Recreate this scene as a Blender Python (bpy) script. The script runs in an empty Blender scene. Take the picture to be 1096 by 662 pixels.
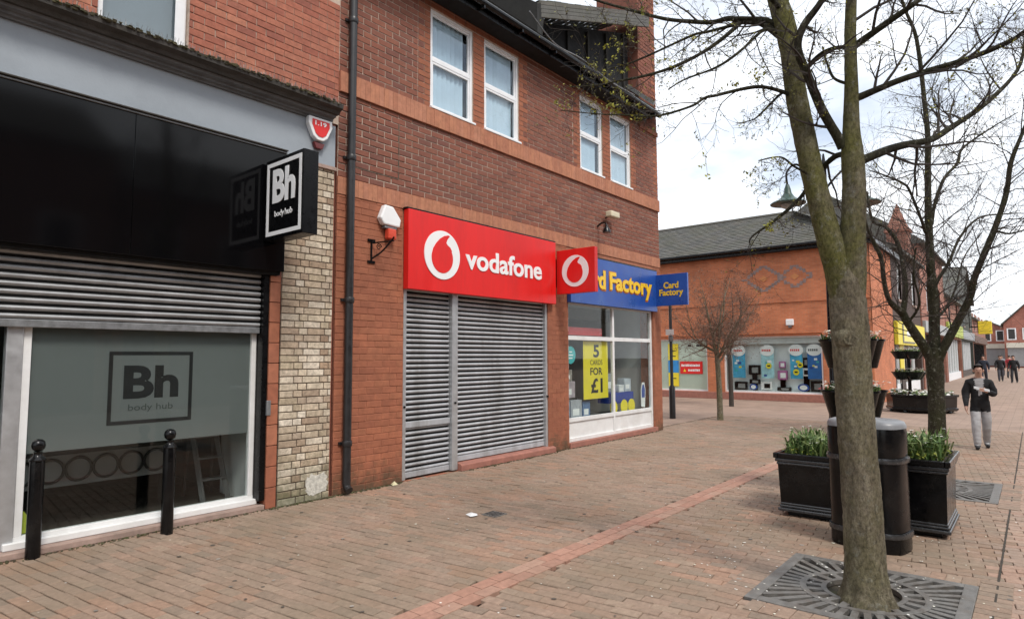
import bpy, bmesh, math, random
from mathutils import Vector, Matrix, noise as mnoise

scene = bpy.context.scene
R = math.radians
# ------------------------------------------------------------------ camera
FPX, IW, IH = 669.64, 1096.0, 662.0
CAM = Vector((0.0, -6.754, 1.70))
FWD = Vector((0.76604209, 0.63825491, 0.07622456))
RGT = Vector((0.64035654, -0.76806648, -0.0041701))
UPV = Vector((-0.05588394, -0.05200537, 0.99708196))
cd = bpy.data.cameras.new('camera')
cam = bpy.data.objects.new('camera', cd)
scene.collection.objects.link(cam)
cd.sensor_width = 36.0
cd.lens = FPX / IW * 36.0
cd.clip_start = 0.05
cd.clip_end = 3000
cam.matrix_world = Matrix(((RGT.x, UPV.x, -FWD.x, CAM.x), (RGT.y, UPV.y, -FWD.y, CAM.y),
                           (RGT.z, UPV.z, -FWD.z, CAM.z), (0, 0, 0, 1)))
scene.camera = cam
# ------------------------------------------------------------------ sky (bright overcast), sun, exposure
SUN_EL, SUN_AZ = 52.0, 250.0          # azimuth measured from +X counter-clockwise: behind and to the side of the camera
world = bpy.data.worlds.new('World')
scene.world = world
world.use_nodes = True
wn, wl = world.node_tree.nodes, world.node_tree.links
wn.clear()
w_out = wn.new('ShaderNodeOutputWorld')
w_bg = wn.new('ShaderNodeBackground')
w_bg.inputs['Strength'].default_value = 0.1
w_sky = wn.new('ShaderNodeTexSky')
w_sky.sky_type = 'NISHITA'
w_sky.sun_disc = False
w_sky.sun_elevation = R(SUN_EL)
w_sky.sun_rotation = R(90.0 - SUN_AZ)
w_sky.dust_density = 2.0
w_tc = wn.new('ShaderNodeTexCoord')
w_map = wn.new('ShaderNodeMapping')
w_map.inputs['Scale'].default_value = (1.0, 1.0, 2.4)
w_map.inputs['Location'].default_value = (0.35, 0.1, 0.0)
w_no = wn.new('ShaderNodeTexNoise')
w_no.inputs['Scale'].default_value = 2.3
w_no.inputs['Detail'].default_value = 6.0
w_no.inputs['Roughness'].default_value = 0.55
w_cr = wn.new('ShaderNodeValToRGB')
w_cr.color_ramp.elements[0].position = 0.36
w_cr.color_ramp.elements[0].color = (0.35, 0.35, 0.35, 1)
w_cr.color_ramp.elements[1].position = 0.56
w_cr.color_ramp.elements[1].color = (1, 1, 1, 1)
w_cc = wn.new('ShaderNodeMixRGB')      # cloud tone: white with soft grey
w_cc.inputs['Color1'].default_value = (5.4, 5.9, 6.6, 1)
w_cc.inputs['Color2'].default_value = (10.8, 10.9, 11.0, 1)
w_mx = wn.new('ShaderNodeMixRGB')
wl.new(w_tc.outputs['Generated'], w_map.inputs['Vector'])
wl.new(w_map.outputs['Vector'], w_no.inputs['Vector'])
wl.new(w_no.outputs['Fac'], w_cr.inputs['Fac'])
wl.new(w_cr.outputs['Color'], w_mx.inputs['Fac'])
wl.new(w_no.outputs['Fac'], w_cc.inputs['Fac'])
wl.new(w_sky.outputs['Color'], w_mx.inputs['Color1'])
wl.new(w_cc.outputs['Color'], w_mx.inputs['Color2'])
wl.new(w_mx.outputs['Color'], w_bg.inputs['Color'])
wl.new(w_bg.outputs['Background'], w_out.inputs['Surface'])
sd = bpy.data.lights.new('sun', 'SUN')
sd.energy = 1.5
sd.angle = R(14)
sd.color = (1.0, 0.95, 0.88)
sun = bpy.data.objects.new('sun', sd)
scene.collection.objects.link(sun)
sdir = Vector((math.cos(R(SUN_EL)) * math.cos(R(SUN_AZ)), math.cos(R(SUN_EL)) * math.sin(R(SUN_AZ)), math.sin(R(SUN_EL))))
sun.rotation_euler = sdir.to_track_quat('Z', 'Y').to_euler()
sun.location = (0, -20, 30)
scene.view_settings.view_transform = 'Standard'
scene.view_settings.look = 'None'
scene.view_settings.gamma = 1.0
scene.view_settings.exposure = 0.8
scene.view_settings.use_curve_mapping = False
scene.cycles.max_bounces = 8
scene.cycles.transparent_max_bounces = 16

rng = random.Random(7)

# ------------------------------------------------------------------ helpers
def P(px, py, d):
    """a point at depth d (metres along the view axis) on the sight line through a photo position"""
    return CAM + (FWD + RGT * ((px - IW / 2) / FPX) - UPV * ((py - IH / 2) / FPX)) * d

def proj(p):
    v = Vector(p) - CAM
    z = v.dot(FWD)
    if z < 0.1:
        return None
    return (IW / 2 + FPX * v.dot(RGT) / z, IH / 2 - FPX * v.dot(UPV) / z, z)

def inframe(p, m=20):
    q = proj(p)
    return q is not None and -m < q[0] < IW + m and -m < q[1] < IH + m

def tag(o, label=None, cat=None, group=None, kind=None):
    if label: o['label'] = label
    if cat: o['category'] = cat
    if group: o['group'] = group
    if kind: o['kind'] = kind
    return o

def link(o, parent=None):
    scene.collection.objects.link(o)
    if parent is not None:
        o.parent = parent
        o.matrix_parent_inverse = Matrix.Translation(-Vector(parent.get('_w', (0, 0, 0))))
    return o

def thing(name, loc, label, cat, group=None, kind=None):
    o = bpy.data.objects.new(name, None)
    o.location = loc
    o.empty_display_size = 0.2
    o['_w'] = [float(v) for v in loc]
    link(o)
    return tag(o, label, cat, group, kind)

class MB:
    def __init__(self):
        self.v, self.f, self.r, self.m = [], [], [], []
    def face(self, idx, r=0.0, m=0):
        self.f.append(idx); self.r.append(r); self.m.append(m)
    def quad(self, a, b, c, d, r=0.0, m=0):
        n = len(self.v)
        self.v += [tuple(a), tuple(b), tuple(c), tuple(d)]
        self.face((n, n + 1, n + 2, n + 3), r, m)
    def box(self, x0, x1, y0, y1, z0, z1, r=0.0, m=0):
        n = len(self.v)
        self.v += [(x0, y0, z0), (x1, y0, z0), (x1, y1, z0), (x0, y1, z0), (x0, y0, z1), (x1, y0, z1), (x1, y1, z1), (x0, y1, z1)]
        for q in ((0, 3, 2, 1), (4, 5, 6, 7), (0, 1, 5, 4), (1, 2, 6, 5), (2, 3, 7, 6), (3, 0, 4, 7)):
            self.face(tuple(n + i for i in q), r, m)
        return self
    def prism(self, poly, vec, r=0.0, m=0):
        n, k = len(self.v), len(poly)
        vec = Vector(vec)
        self.v += [tuple(p) for p in poly] + [tuple(Vector(p) + vec) for p in poly]
        self.face(tuple(n + i for i in reversed(range(k))), r, m)
        self.face(tuple(n + k + i for i in range(k)), r, m)
        for i in range(k):
            j = (i + 1) % k
            self.face((n + i, n + j, n + k + j, n + k + i), r, m)
        return self
    def bar(self, a, b, w, h=None, r=0.0, m=0):
        a, b = Vector(a), Vector(b)
        h = h or w
        d = (b - a).normalized()
        s = d.cross(Vector((0, 0, 1)))
        s = Vector((1, 0, 0)) if s.length < 1e-4 else s.normalized()
        u = s.cross(d)
        poly = [a + s * (w / 2 * i) + u * (h / 2 * j) for i, j in ((-1, -1), (1, -1), (1, 1), (-1, 1))]
        return self.prism(poly, b - a, r, m)
    def tube(self, pts, rad, n=8, cap=True, r=0.0, m=0, jit=0.0):
        pts = [Vector(p) for p in pts]
        if not hasattr(rad, '__len__'):
            rad = [rad] * len(pts)
        base = len(self.v)
        ref = None
        for i, p in enumerate(pts):
            t = (pts[min(i + 1, len(pts) - 1)] - pts[max(i - 1, 0)])
            t = t.normalized() if t.length > 1e-9 else Vector((0, 0, 1))
            if ref is None:
                ref = Vector((1, 0, 0)) if abs(t.x) < 0.8 else Vector((0, 1, 0))
            s = (ref - t * ref.dot(t)).normalized()
            ref = s
            u = t.cross(s)
            for k in range(n):
                a = 2 * math.pi * k / n
                rr = rad[i]
                d = s * math.cos(a) + u * math.sin(a)
                if jit:
                    q = p + d * rr
                    rr *= 1 + jit * mnoise.noise(Vector((q.x * 7, q.y * 7, q.z * 2.2))) + 0.5 * jit * mnoise.noise(q * 19)
                    if n > 40: rr *= 1 + 0.030 * mnoise.noise(Vector((q.x * 40, q.y * 40, q.z * 12))) + 0.018 * mnoise.noise(q * 75)
                self.v.append(tuple(p + d * rr))
        for i in range(len(pts) - 1):
            for k in range(n):
                k2 = (k + 1) % n
                self.face((base + i * n + k, base + i * n + k2, base + (i + 1) * n + k2, base + (i + 1) * n + k), r, m)
        if cap:
            self.face(tuple(base + k for k in reversed(range(n))), r, m)
            e = base + (len(pts) - 1) * n
            self.face(tuple(e + k for k in range(n)), r, m)
        return self
    def lathe(self, c, prof, n=24, r=0.0, m=0, sx=1.0, sy=1.0, power=2.0):
        c = Vector(c)
        base = len(self.v)
        for rad, z in prof:
            for k in range(n):
                a = 2 * math.pi * k / n
                ca, sa = math.cos(a), math.sin(a)
                e = 2.0 / power
                self.v.append((c.x + sx * rad * math.copysign(abs(ca) ** e, ca), c.y + sy * rad * math.copysign(abs(sa) ** e, sa), c.z + z))
        for i in range(len(prof) - 1):
            for k in range(n):
                k2 = (k + 1) % n
                self.face((base + i * n + k, base + i * n + k2, base + (i + 1) * n + k2, base + (i + 1) * n + k), r, m)
        self.face(tuple(base + k for k in reversed(range(n))), r, m)
        e = base + (len(prof) - 1) * n
        self.face(tuple(e + k for k in range(n)), r, m)
        return self
    def mesh(self, name, mats, smooth=False):
        me = bpy.data.meshes.new(name)
        me.from_pydata(self.v, [], self.f)
        for mt in (mats if isinstance(mats, (list, tuple)) else [mats]):
            me.materials.append(mt)
        if any(self.m):
            me.polygons.foreach_set('material_index', self.m)
        if any(self.r):
            at = me.attributes.new('rnd', 'FLOAT', 'FACE')
            at.data.foreach_set('value', self.r)
        if smooth:
            me.polygons.foreach_set('use_smooth', [True] * len(me.polygons))
            try:
                me.set_sharp_from_angle(angle=R(42))
            except Exception:
                pass
        me.update()
        return me
    def build(self, name, mats, parent=None, smooth=False, bevel=0.0):
        o = bpy.data.objects.new(name, self.mesh(name, mats, smooth))
        link(o, parent)
        if bevel:
            b = o.modifiers.new('bevel', 'BEVEL')
            b.width = bevel
            b.segments = 2
            b.limit_method = 'ANGLE'
        return o

def bx(name, mats, parent, x0, x1, y0, y1, z0, z1, bevel=0.0):
    return MB().box(x0, x1, y0, y1, z0, z1).build(name, mats, parent, bevel=bevel)

def smooth_path(pts, rads, sub=4):
    """Catmull-Rom through the control points, radii interpolated"""
    pts = [Vector(p) for p in pts]
    op, orad = [], []
    for i in range(len(pts) - 1):
        p0, p1, p2, p3 = pts[max(i - 1, 0)], pts[i], pts[i + 1], pts[min(i + 2, len(pts) - 1)]
        for k in range(sub):
            t = k / sub
            q = 0.5 * ((2 * p1) + (p2 - p0) * t + (2 * p0 - 5 * p1 + 4 * p2 - p3) * t * t + (3 * p1 - p0 - 3 * p2 + p3) * t ** 3)
            op.append(q); orad.append(rads[i] * (1 - t) + rads[i + 1] * t)
    op.append(pts[-1]); orad.append(rads[-1])
    return op, orad

# ------------------------------------------------------------------ materials
def nodes_of(name):
    m = bpy.data.materials.new(name)
    m.use_nodes = True
    nt = m.node_tree
    return m, nt.nodes, nt.links, nt.nodes['Principled BSDF']

def noise_node(n, l, scale, detail=5, rough=0.6, stretch=(1, 1, 1)):
    g = n.new('ShaderNodeNewGeometry')
    mp = n.new('ShaderNodeMapping')
    mp.inputs['Scale'].default_value = stretch
    t = n.new('ShaderNodeTexNoise')
    t.inputs['Scale'].default_value = scale
    t.inputs['Detail'].default_value = detail
    t.inputs['Roughness'].default_value = rough
    l.new(g.outputs['Position'], mp.inputs['Vector'])
    l.new(mp.outputs['Vector'], t.inputs['Vector'])
    return t

def ramp(n, l, src, stops):
    c = n.new('ShaderNodeValToRGB')
    els = c.color_ramp.elements
    while len(els) < len(stops):
        els.new(0.5)
    for e, (p, col) in zip(els, stops):
        e.position = p
        e.color = (*col, 1) if len(col) == 3 else col
    l.new(src, c.inputs['Fac'])
    return c

def g3(v): return (v, v, v)

def mat(name, col, rough=0.6, var=0.15, scale=6.0, bump=0.0, bscale=60.0, metal=0.0, spec=0.5, stain=None, stain_amt=0.5, stretch=(1, 1, 1), coat=0.0):
    m, n, l, b = nodes_of(name)
    t = noise_node(n, l, scale, 6, 0.65, stretch)
    lo = tuple(c * (1 - var) for c in col)
    hi = tuple(min(1, c * (1 + var)) for c in col)
    c = ramp(n, l, t.outputs['Fac'], [(0.3, lo), (0.7, hi)])
    out = c.outputs['Color']
    if stain:
        t2 = noise_node(n, l, scale * 0.35 + 0.5, 8, 0.7, stretch)
        f = ramp(n, l, t2.outputs['Fac'], [(0.48, g3(0)), (0.72, g3(stain_amt))])
        mx = n.new('ShaderNodeMixRGB')
        l.new(f.outputs['Color'], mx.inputs['Fac'])
        l.new(out, mx.inputs['Color1'])
        mx.inputs['Color2'].default_value = (*stain, 1)
        out = mx.outputs['Color']
    l.new(out, b.inputs['Base Color'])
    b.inputs['Roughness'].default_value = rough
    b.inputs['Metallic'].default_value = metal
    b.inputs['Specular IOR Level'].default_value = spec
    if coat:
        b.inputs['Coat Weight'].default_value = coat
    if rough > 0.12:
        rr = ramp(n, l, t.outputs['Fac'], [(0.3, g3(max(0.02, rough - 0.1))), (0.7, g3(min(1, rough + 0.1)))])
        l.new(rr.outputs['Color'], b.inputs['Roughness'])
    if bump:
        tb = noise_node(n, l, bscale, 4, 0.6, stretch)
        bp = n.new('ShaderNodeBump')
        bp.inputs['Strength'].default_value = bump
        bp.inputs['Distance'].default_value = 0.01
        l.new(tb.outputs['Fac'], bp.inputs['Height'])
        l.new(bp.outputs['Normal'], b.inputs['Normal'])
    return m

def piece_mat(name, cols, rough=0.85, noise_amt=0.35, nscale=14.0, bump=0.35, bscale=90.0, stain=None, stain_amt=0.5, stain_scale=0.8, low=None):
    """bricks, pavers, tiles: each piece takes its own tone (object random or face attribute), plus grain and stains"""
    m, n, l, b = nodes_of(name)
    oi = n.new('ShaderNodeObjectInfo')
    at = n.new('ShaderNodeAttribute')
    at.attribute_name = 'rnd'
    ad = n.new('ShaderNodeMath'); ad.operation = 'ADD'
    fr = n.new('ShaderNodeMath'); fr.operation = 'FRACT'
    l.new(oi.outputs['Random'], ad.inputs[0]); l.new(at.outputs['Fac'], ad.inputs[1])
    l.new(ad.outputs[0], fr.inputs[0])
    k = len(cols)
    c = ramp(n, l, fr.outputs[0], [((i + 0.5) / k, col) for i, col in enumerate(cols)])
    t = noise_node(n, l, nscale, 6, 0.7)
    nf = ramp(n, l, t.outputs['Fac'], [(0.3, g3(1 - noise_amt)), (0.7, g3(1 + noise_amt * 0.6))])
    mu = n.new('ShaderNodeMixRGB'); mu.blend_type = 'MULTIPLY'; mu.inputs['Fac'].default_value = 1
    l.new(c.outputs['Color'], mu.inputs['Color1']); l.new(nf.outputs['Color'], mu.inputs['Color2'])
    out = mu.outputs['Color']
    if stain:
        t2 = noise_node(n, l, stain_scale, 7, 0.62)
        f = ramp(n, l, t2.outputs['Fac'], [(0.42, g3(0)), (0.68, g3(stain_amt))])
        mx = n.new('ShaderNodeMixRGB')
        l.new(f.outputs['Color'], mx.inputs['Fac']); l.new(out, mx.inputs['Color1'])
        mx.inputs['Color2'].default_value = (*stain, 1)
        out = mx.outputs['Color']
    if low:      # algae and splash dirt with an uneven edge near the foot of the wall: (colour, height)
        g = n.new('ShaderNodeNewGeometry')
        sx = n.new('ShaderNodeSeparateXYZ')
        l.new(g.outputs['Position'], sx.inputs[0])
        t3 = noise_node(n, l, 5.0, 5, 0.7)
        s1 = n.new('ShaderNodeMath'); s1.operation = 'MULTIPLY_ADD'
        l.new(t3.outputs['Fac'], s1.inputs[0]); s1.inputs[1].default_value = 1.2; s1.inputs[2].default_value = -0.6
        s2 = n.new('ShaderNodeMath'); s2.operation = 'ADD'
        l.new(sx.outputs['Z'], s2.inputs[0]); l.new(s1.outputs[0], s2.inputs[1])
        f = ramp(n, l, s2.outputs[0], [(0.0, g3(low[2])), (low[1], g3(0))])
        mx = n.new('ShaderNodeMixRGB')
        l.new(f.outputs['Color'], mx.inputs['Fac']); l.new(out, mx.inputs['Color1'])
        mx.inputs['Color2'].default_value = (*low[0], 1)
        out = mx.outputs['Color']
    l.new(out, b.inputs['Base Color'])
    b.inputs['Roughness'].default_value = rough
    b.inputs['Specular IOR Level'].default_value = 0.35
    tb = noise_node(n, l, bscale, 3, 0.6)
    bp = n.new('ShaderNodeBump'); bp.inputs['Strength'].default_value = bump; bp.inputs['Distance'].default_value = 0.006
    l.new(tb.outputs['Fac'], bp.inputs['Height']); l.new(bp.outputs['Normal'], b.inputs['Normal'])
    return m

def brick_tex_mat(name, c1, c2, mortar, bw, bh, axis='XZ', rough=0.85, msize=0.012):
    """masonry too far away to tell the pieces apart"""
    m, n, l, b = nodes_of(name)
    g = n.new('ShaderNodeNewGeometry')
    sp = n.new('ShaderNodeSeparateXYZ'); cb = n.new('ShaderNodeCombineXYZ')
    l.new(g.outputs['Position'], sp.inputs[0])
    l.new(sp.outputs[axis[0]], cb.inputs[0]); l.new(sp.outputs[axis[1]], cb.inputs[1])
    t = n.new('ShaderNodeTexBrick')
    t.inputs['Scale'].default_value = 1.0
    t.inputs['Brick Width'].default_value = bw
    t.inputs['Row Height'].default_value = bh
    t.inputs['Mortar Size'].default_value = msize
    t.inputs['Color1'].default_value = (*c1, 1); t.inputs['Color2'].default_value = (*c2, 1)
    t.inputs['Mortar'].default_value = (*mortar, 1)
    l.new(cb.outputs[0], t.inputs['Vector'])
    nz = noise_node(n, l, 1.3, 7, 0.65)
    nf = ramp(n, l, nz.outputs['Fac'], [(0.3, g3(0.72)), (0.7, g3(1.15))])
    mu = n.new('ShaderNodeMixRGB'); mu.blend_type = 'MULTIPLY'; mu.inputs['Fac'].default_value = 1
    l.new(t.outputs['Color'], mu.inputs['Color1']); l.new(nf.outputs['Color'], mu.inputs['Color2'])
    l.new(mu.outputs['Color'], b.inputs['Base Color'])
    b.inputs['Roughness'].default_value = rough
    bp = n.new('ShaderNodeBump'); bp.inputs['Strength'].default_value = 0.4; bp.inputs['Distance'].default_value = 0.01
    bp.invert = True
    l.new(t.outputs['Fac'], bp.inputs['Height']); l.new(bp.outputs['Normal'], b.inputs['Normal'])
    return m

def glass_mat(name, tint=(0.9, 0.95, 0.93), gloss=1.0):
    m = bpy.data.materials.new(name)
    m.use_nodes = True
    n, l = m.node_tree.nodes, m.node_tree.links
    n.clear()
    o = n.new('ShaderNodeOutputMaterial')
    mx = n.new('ShaderNodeMixShader')
    tr = n.new('ShaderNodeBsdfTransparent'); tr.inputs[0].default_value = (*tint, 1)
    gl = n.new('ShaderNodeBsdfGlossy'); gl.inputs['Roughness'].default_value = 0.015
    lw = n.new('ShaderNodeLayerWeight'); lw.inputs['Blend'].default_value = 0.5
    pw5 = n.new('ShaderNodeMath'); pw5.operation = 'POWER'; pw5.inputs[1].default_value = 5.0
    fr = n.new('ShaderNodeMath'); fr.operation = 'MULTIPLY_ADD'; fr.inputs[1].default_value = 0.96; fr.inputs[2].default_value = 0.04
    l.new(lw.outputs['Facing'], pw5.inputs[0]); l.new(pw5.outputs[0], fr.inputs[0])
    t = noise_node(n, l, 1.4, 2, 0.5)
    bp = n.new('ShaderNodeBump'); bp.inputs['Strength'].default_value = 0.03; bp.inputs['Distance'].default_value = 0.02
    l.new(t.outputs['Fac'], bp.inputs['Height'])
    l.new(bp.outputs['Normal'], gl.inputs['Normal'])
    ml = n.new('ShaderNodeMath'); ml.operation = 'MULTIPLY'; ml.inputs[1].default_value = gloss; ml.use_clamp = True
    l.new(fr.outputs[0], ml.inputs[0]); l.new(ml.outputs[0], mx.inputs[0])
    l.new(tr.outputs[0], mx.inputs[1]); l.new(gl.outputs[0], mx.inputs[2])
    l.new(mx.outputs[0], o.inputs['Surface'])
    return m

def bark_mat(name, cols, moss, moss_amt=0.6):
    m, n, l, b = nodes_of(name)
    t = noise_node(n, l, 9, 7, 0.7, (1, 1, 0.3))
    c = ramp(n, l, t.outputs['Fac'], [(0.25, cols[0]), (0.5, cols[1]), (0.75, cols[2])])
    t2 = noise_node(n, l, 2.6, 7, 0.7)
    f = ramp(n, l, t2.outputs['Fac'], [(0.36, g3(0)), (0.60, g3(moss_amt))])
    mx = n.new('ShaderNodeMixRGB')
    l.new(f.outputs['Color'], mx.inputs['Fac']); l.new(c.outputs['Color'], mx.inputs['Color1'])
    mx.inputs['Color2'].default_value = (*moss, 1)
    t3 = noise_node(n, l, 13, 5, 0.75)          # pale lichen flecks
    f3 = ramp(n, l, t3.outputs['Fac'], [(0.56, g3(0)), (0.66, g3(0.6))])
    mx2 = n.new('ShaderNodeMixRGB')
    l.new(f3.outputs['Color'], mx2.inputs['Fac']); l.new(mx.outputs['Color'], mx2.inputs['Color1'])
    mx2.inputs['Color2'].default_value = (0.30, 0.30, 0.25, 1)
    t4 = noise_node(n, l, 48, 6, 0.8, (1, 1, 0.6))
    f4 = ramp(n, l, t4.outputs['Fac'], [(0.34, g3(0.42)), (0.50, g3(1.0)), (0.64, g3(1.45))])
    mu4 = n.new('ShaderNodeMixRGB'); mu4.blend_type = 'MULTIPLY'; mu4.inputs['Fac'].default_value = 1
    l.new(mx2.outputs['Color'], mu4.inputs['Color1']); l.new(f4.outputs['Color'], mu4.inputs['Color2'])
    l.new(mu4.outputs['Color'], b.inputs['Base Color'])
    b.inputs['Roughness'].default_value = 0.92
    b.inputs['Specular IOR Level'].default_value = 0.2
    tb = noise_node(n, l, 30, 8, 0.8, (1, 1, 0.55))
    bp = n.new('ShaderNodeBump'); bp.inputs['Strength'].default_value = 1.0; bp.inputs['Distance'].default_value = 0.05
    l.new(tb.outputs['Fac'], bp.inputs['Height']); l.new(bp.outputs['Normal'], b.inputs['Normal'])
    return m

def leaf_mat(name, cols):
    m, n, l, b = nodes_of(name)
    at = n.new('ShaderNodeAttribute'); at.attribute_name = 'rnd'
    c = ramp(n, l, at.outputs['Fac'], [((i + 0.5) / len(cols), col) for i, col in enumerate(cols)])
    l.new(c.outputs['Color'], b.inputs['Base Color'])
    b.inputs['Roughness'].default_value = 0.55
    b.inputs['Specular IOR Level'].default_value = 0.3
    b.inputs['Subsurface Weight'].default_value = 0.0
    return m

K = {}
K['paver'] = piece_mat('paver_clay', [(0.295, 0.21, 0.155), (0.34, 0.235, 0.175), (0.27, 0.205, 0.155), (0.335, 0.22, 0.16), (0.305, 0.225, 0.168), (0.32, 0.21, 0.15), (0.245, 0.185, 0.14), (0.345, 0.25, 0.185)], 0.8, 0.3, 22, 0.4, 120, stain=(0.20, 0.155, 0.105), stain_amt=0.6, stain_scale=0.85)
K['paver_warm'] = piece_mat('paver_warm', [(0.345, 0.215, 0.15), (0.37, 0.235, 0.165), (0.32, 0.205, 0.145), (0.355, 0.225, 0.16)], 0.8, 0.3, 22, 0.4, 120, stain=(0.19, 0.145, 0.095), stain_amt=0.6, stain_scale=0.9)
K['paver_pink'] = piece_mat('paver_pink', [(0.37, 0.255, 0.195), (0.33, 0.235, 0.18), (0.40, 0.28, 0.21), (0.36, 0.23, 0.17)], 0.8, 0.25, 22, 0.35, 120, stain=(0.25, 0.19, 0.15), stain_amt=0.4)
K['paver_red'] = piece_mat('paver_red', [(0.40, 0.215, 0.155), (0.44, 0.245, 0.18), (0.37, 0.205, 0.15), (0.43, 0.27, 0.20)], 0.75, 0.25, 18, 0.3, 120, stain=(0.28, 0.17, 0.12), stain_amt=0.5, stain_scale=1.6)
K['sand'] = mat('joint_sand', (0.05, 0.04, 0.03), 0.95, 0.4, 12, 0.4, 200)
K['far_paver'] = brick_tex_mat('far_paving', (0.305, 0.215, 0.165), (0.33, 0.23, 0.175), (0.25, 0.18, 0.135), 0.1, 0.2, 'XY', msize=0.006)
K['brick_dark'] = piece_mat('brick_red_brown', [(0.225, 0.083, 0.055), (0.255, 0.093, 0.06), (0.20, 0.075, 0.052), (0.27, 0.102, 0.064), (0.225, 0.09, 0.06), (0.175, 0.072, 0.054)], 0.88, 0.2, 16, 0.4, 90, stain=(0.16, 0.075, 0.055), stain_amt=0.4, stain_scale=0.6)
K['brick_orange'] = piece_mat('brick_orange_red', [(0.35, 0.125, 0.068), (0.39, 0.14, 0.075), (0.32, 0.112, 0.062), (0.36, 0.135, 0.072)], 0.85, 0.28, 9, 0.3, 90, stain=(0.20, 0.075, 0.045), stain_amt=0.5, stain_scale=0.9, low=((0.09, 0.06, 0.035), 0.35, 0.85))
K['brick_soldier'] = piece_mat('brick_soldier', [(0.42, 0.18, 0.105), (0.46, 0.20, 0.115), (0.39, 0.16, 0.095), (0.44, 0.195, 0.12)], 0.85, 0.25, 12, 0.3, 90)
K['brick_old'] = piece_mat('brick_old_red', [(0.36, 0.125, 0.08), (0.40, 0.15, 0.095), (0.31, 0.105, 0.07), (0.43, 0.175, 0.11), (0.28, 0.10, 0.07)], 0.88, 0.3, 14, 0.4, 90)
K['brick_buff'] = piece_mat('brick_buff', [(0.50, 0.41, 0.29), (0.70, 0.61, 0.48), (0.34, 0.23, 0.155), (0.66, 0.55, 0.41), (0.76, 0.68, 0.56), (0.44, 0.31, 0.21), (0.70, 0.60, 0.46), (0.56, 0.46, 0.34)], 0.9, 0.45, 20, 0.6, 70, stain=(0.20, 0.15, 0.105), stain_amt=0.6, stain_scale=2.2, low=((0.11, 0.12, 0.06), 0.55, 0.7))
K['mortar_pale'] = mat('mortar_pale', (0.47, 0.37, 0.30), 0.95, 0.25, 10, 0.4, 150)
K['mortar_orange'] = mat('mortar_orange', (0.35, 0.135, 0.078), 0.95, 0.25, 10, 0.4, 150)
K['mortar_dark'] = mat('mortar_dark', (0.13, 0.10, 0.075), 0.95, 0.35, 10, 0.4, 150)
K['terracotta'] = piece_mat('terracotta_jamb', [(0.36, 0.13, 0.07), (0.33, 0.115, 0.065), (0.39, 0.15, 0.085)], 0.75, 0.25, 8, 0.3, 60)
K['frieze'] = mat('painted_frieze', (0.30, 0.335, 0.37), 0.6, 0.07, 1.5, 0.15, 40, stain=(0.21, 0.235, 0.26), stain_amt=0.5)
K['cornice'] = mat('cornice_stone', (0.055, 0.05, 0.045), 0.8, 0.35, 8, 0.5, 60, stain=(0.03, 0.027, 0.018), stain_amt=0.8)
K['cornice_grey'] = mat('cornice_grey', (0.13, 0.135, 0.14), 0.7, 0.2, 8, 0.3, 60, stain=(0.05, 0.05, 0.05), stain_amt=0.6)
K['moss'] = mat('mossy_ledge', (0.05, 0.042, 0.022), 0.95, 0.5, 20, 0.9, 90, stain=(0.085, 0.08, 0.022), stain_amt=0.7)
K['gloss_black'] = mat('gloss_black_panel', (0.0025, 0.0025, 0.003), 0.085, 0.1, 3, spec=0.24)
K['black_paint'] = mat('black_paint', (0.0035, 0.0035, 0.004), 0.3, 0.3, 14, 0.05, 60, spec=0.25)
K['black_metal'] = mat('black_cast_iron', (0.004, 0.004, 0.0045), 0.2, 0.35, 10, 0.05, 40, spec=0.3, stain=(0.022, 0.02, 0.018), stain_amt=0.55)
K['moulding'] = mat('sheen_black_moulding', (0.035, 0.036, 0.038), 0.25, 0.4, 14, 0.05, 40, spec=0.7)  # greyer than the black iron: sky highlights on the edges put into the colour
K['grey_trim'] = mat('worn_grey_trim', (0.20, 0.205, 0.21), 0.4, 0.3, 14, 0.15, 60, metal=0.3)
K['white_upvc'] = mat('white_upvc', (0.78, 0.79, 0.80), 0.35, 0.05, 6)
K['white_paint'] = mat('white_paint', (0.74, 0.74, 0.73), 0.45, 0.08, 4, stain=(0.5, 0.47, 0.42), stain_amt=0.4)
K['alu'] = mat('aluminium_frame', (0.50, 0.51, 0.52), 0.38, 0.12, 8, metal=0.6)
K['slat'] = mat('galvanised_slat', (0.42, 0.43, 0.45), 0.5, 0.14, 4, 0.06, 60, metal=0.1, spec=0.4, stain=(0.20, 0.195, 0.185), stain_amt=0.75, stretch=(1.6, 1.6, 0.35))
K['slat_dark'] = mat('weathered_slat', (0.33, 0.335, 0.34), 0.48, 0.2, 4, 0.06, 60, metal=0.3, stain=(0.17, 0.17, 0.165), stain_amt=0.7)
K['void'] = mat('dark_void', (0.004, 0.004, 0.0045), 0.9, 0.1)
K['stone_step'] = mat('stone_step', (0.34, 0.24, 0.20), 0.85, 0.25, 9, 0.4, 80, stain=(0.20, 0.15, 0.12), stain_amt=0.6)
K['red_step'] = mat('red_tile_step', (0.32, 0.135, 0.10), 0.7, 0.22, 9, 0.2, 60)
K['glass'] = glass_mat('shop_glass', (0.93, 0.96, 0.95), 0.7)
K['glass_up'] = glass_mat('sash_glass', (0.86, 0.92, 0.95), 1.6)
K['film'] = mat('frosted_film', (0.135, 0.142, 0.142), 0.8, 0.06, 1.2, spec=0.2)
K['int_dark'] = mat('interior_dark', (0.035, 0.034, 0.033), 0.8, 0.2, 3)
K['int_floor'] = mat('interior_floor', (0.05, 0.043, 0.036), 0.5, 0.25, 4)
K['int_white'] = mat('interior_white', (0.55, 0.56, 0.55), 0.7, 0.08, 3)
K['int_grey'] = mat('interior_grey', (0.24, 0.24, 0.24), 0.75, 0.1, 3)
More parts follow.
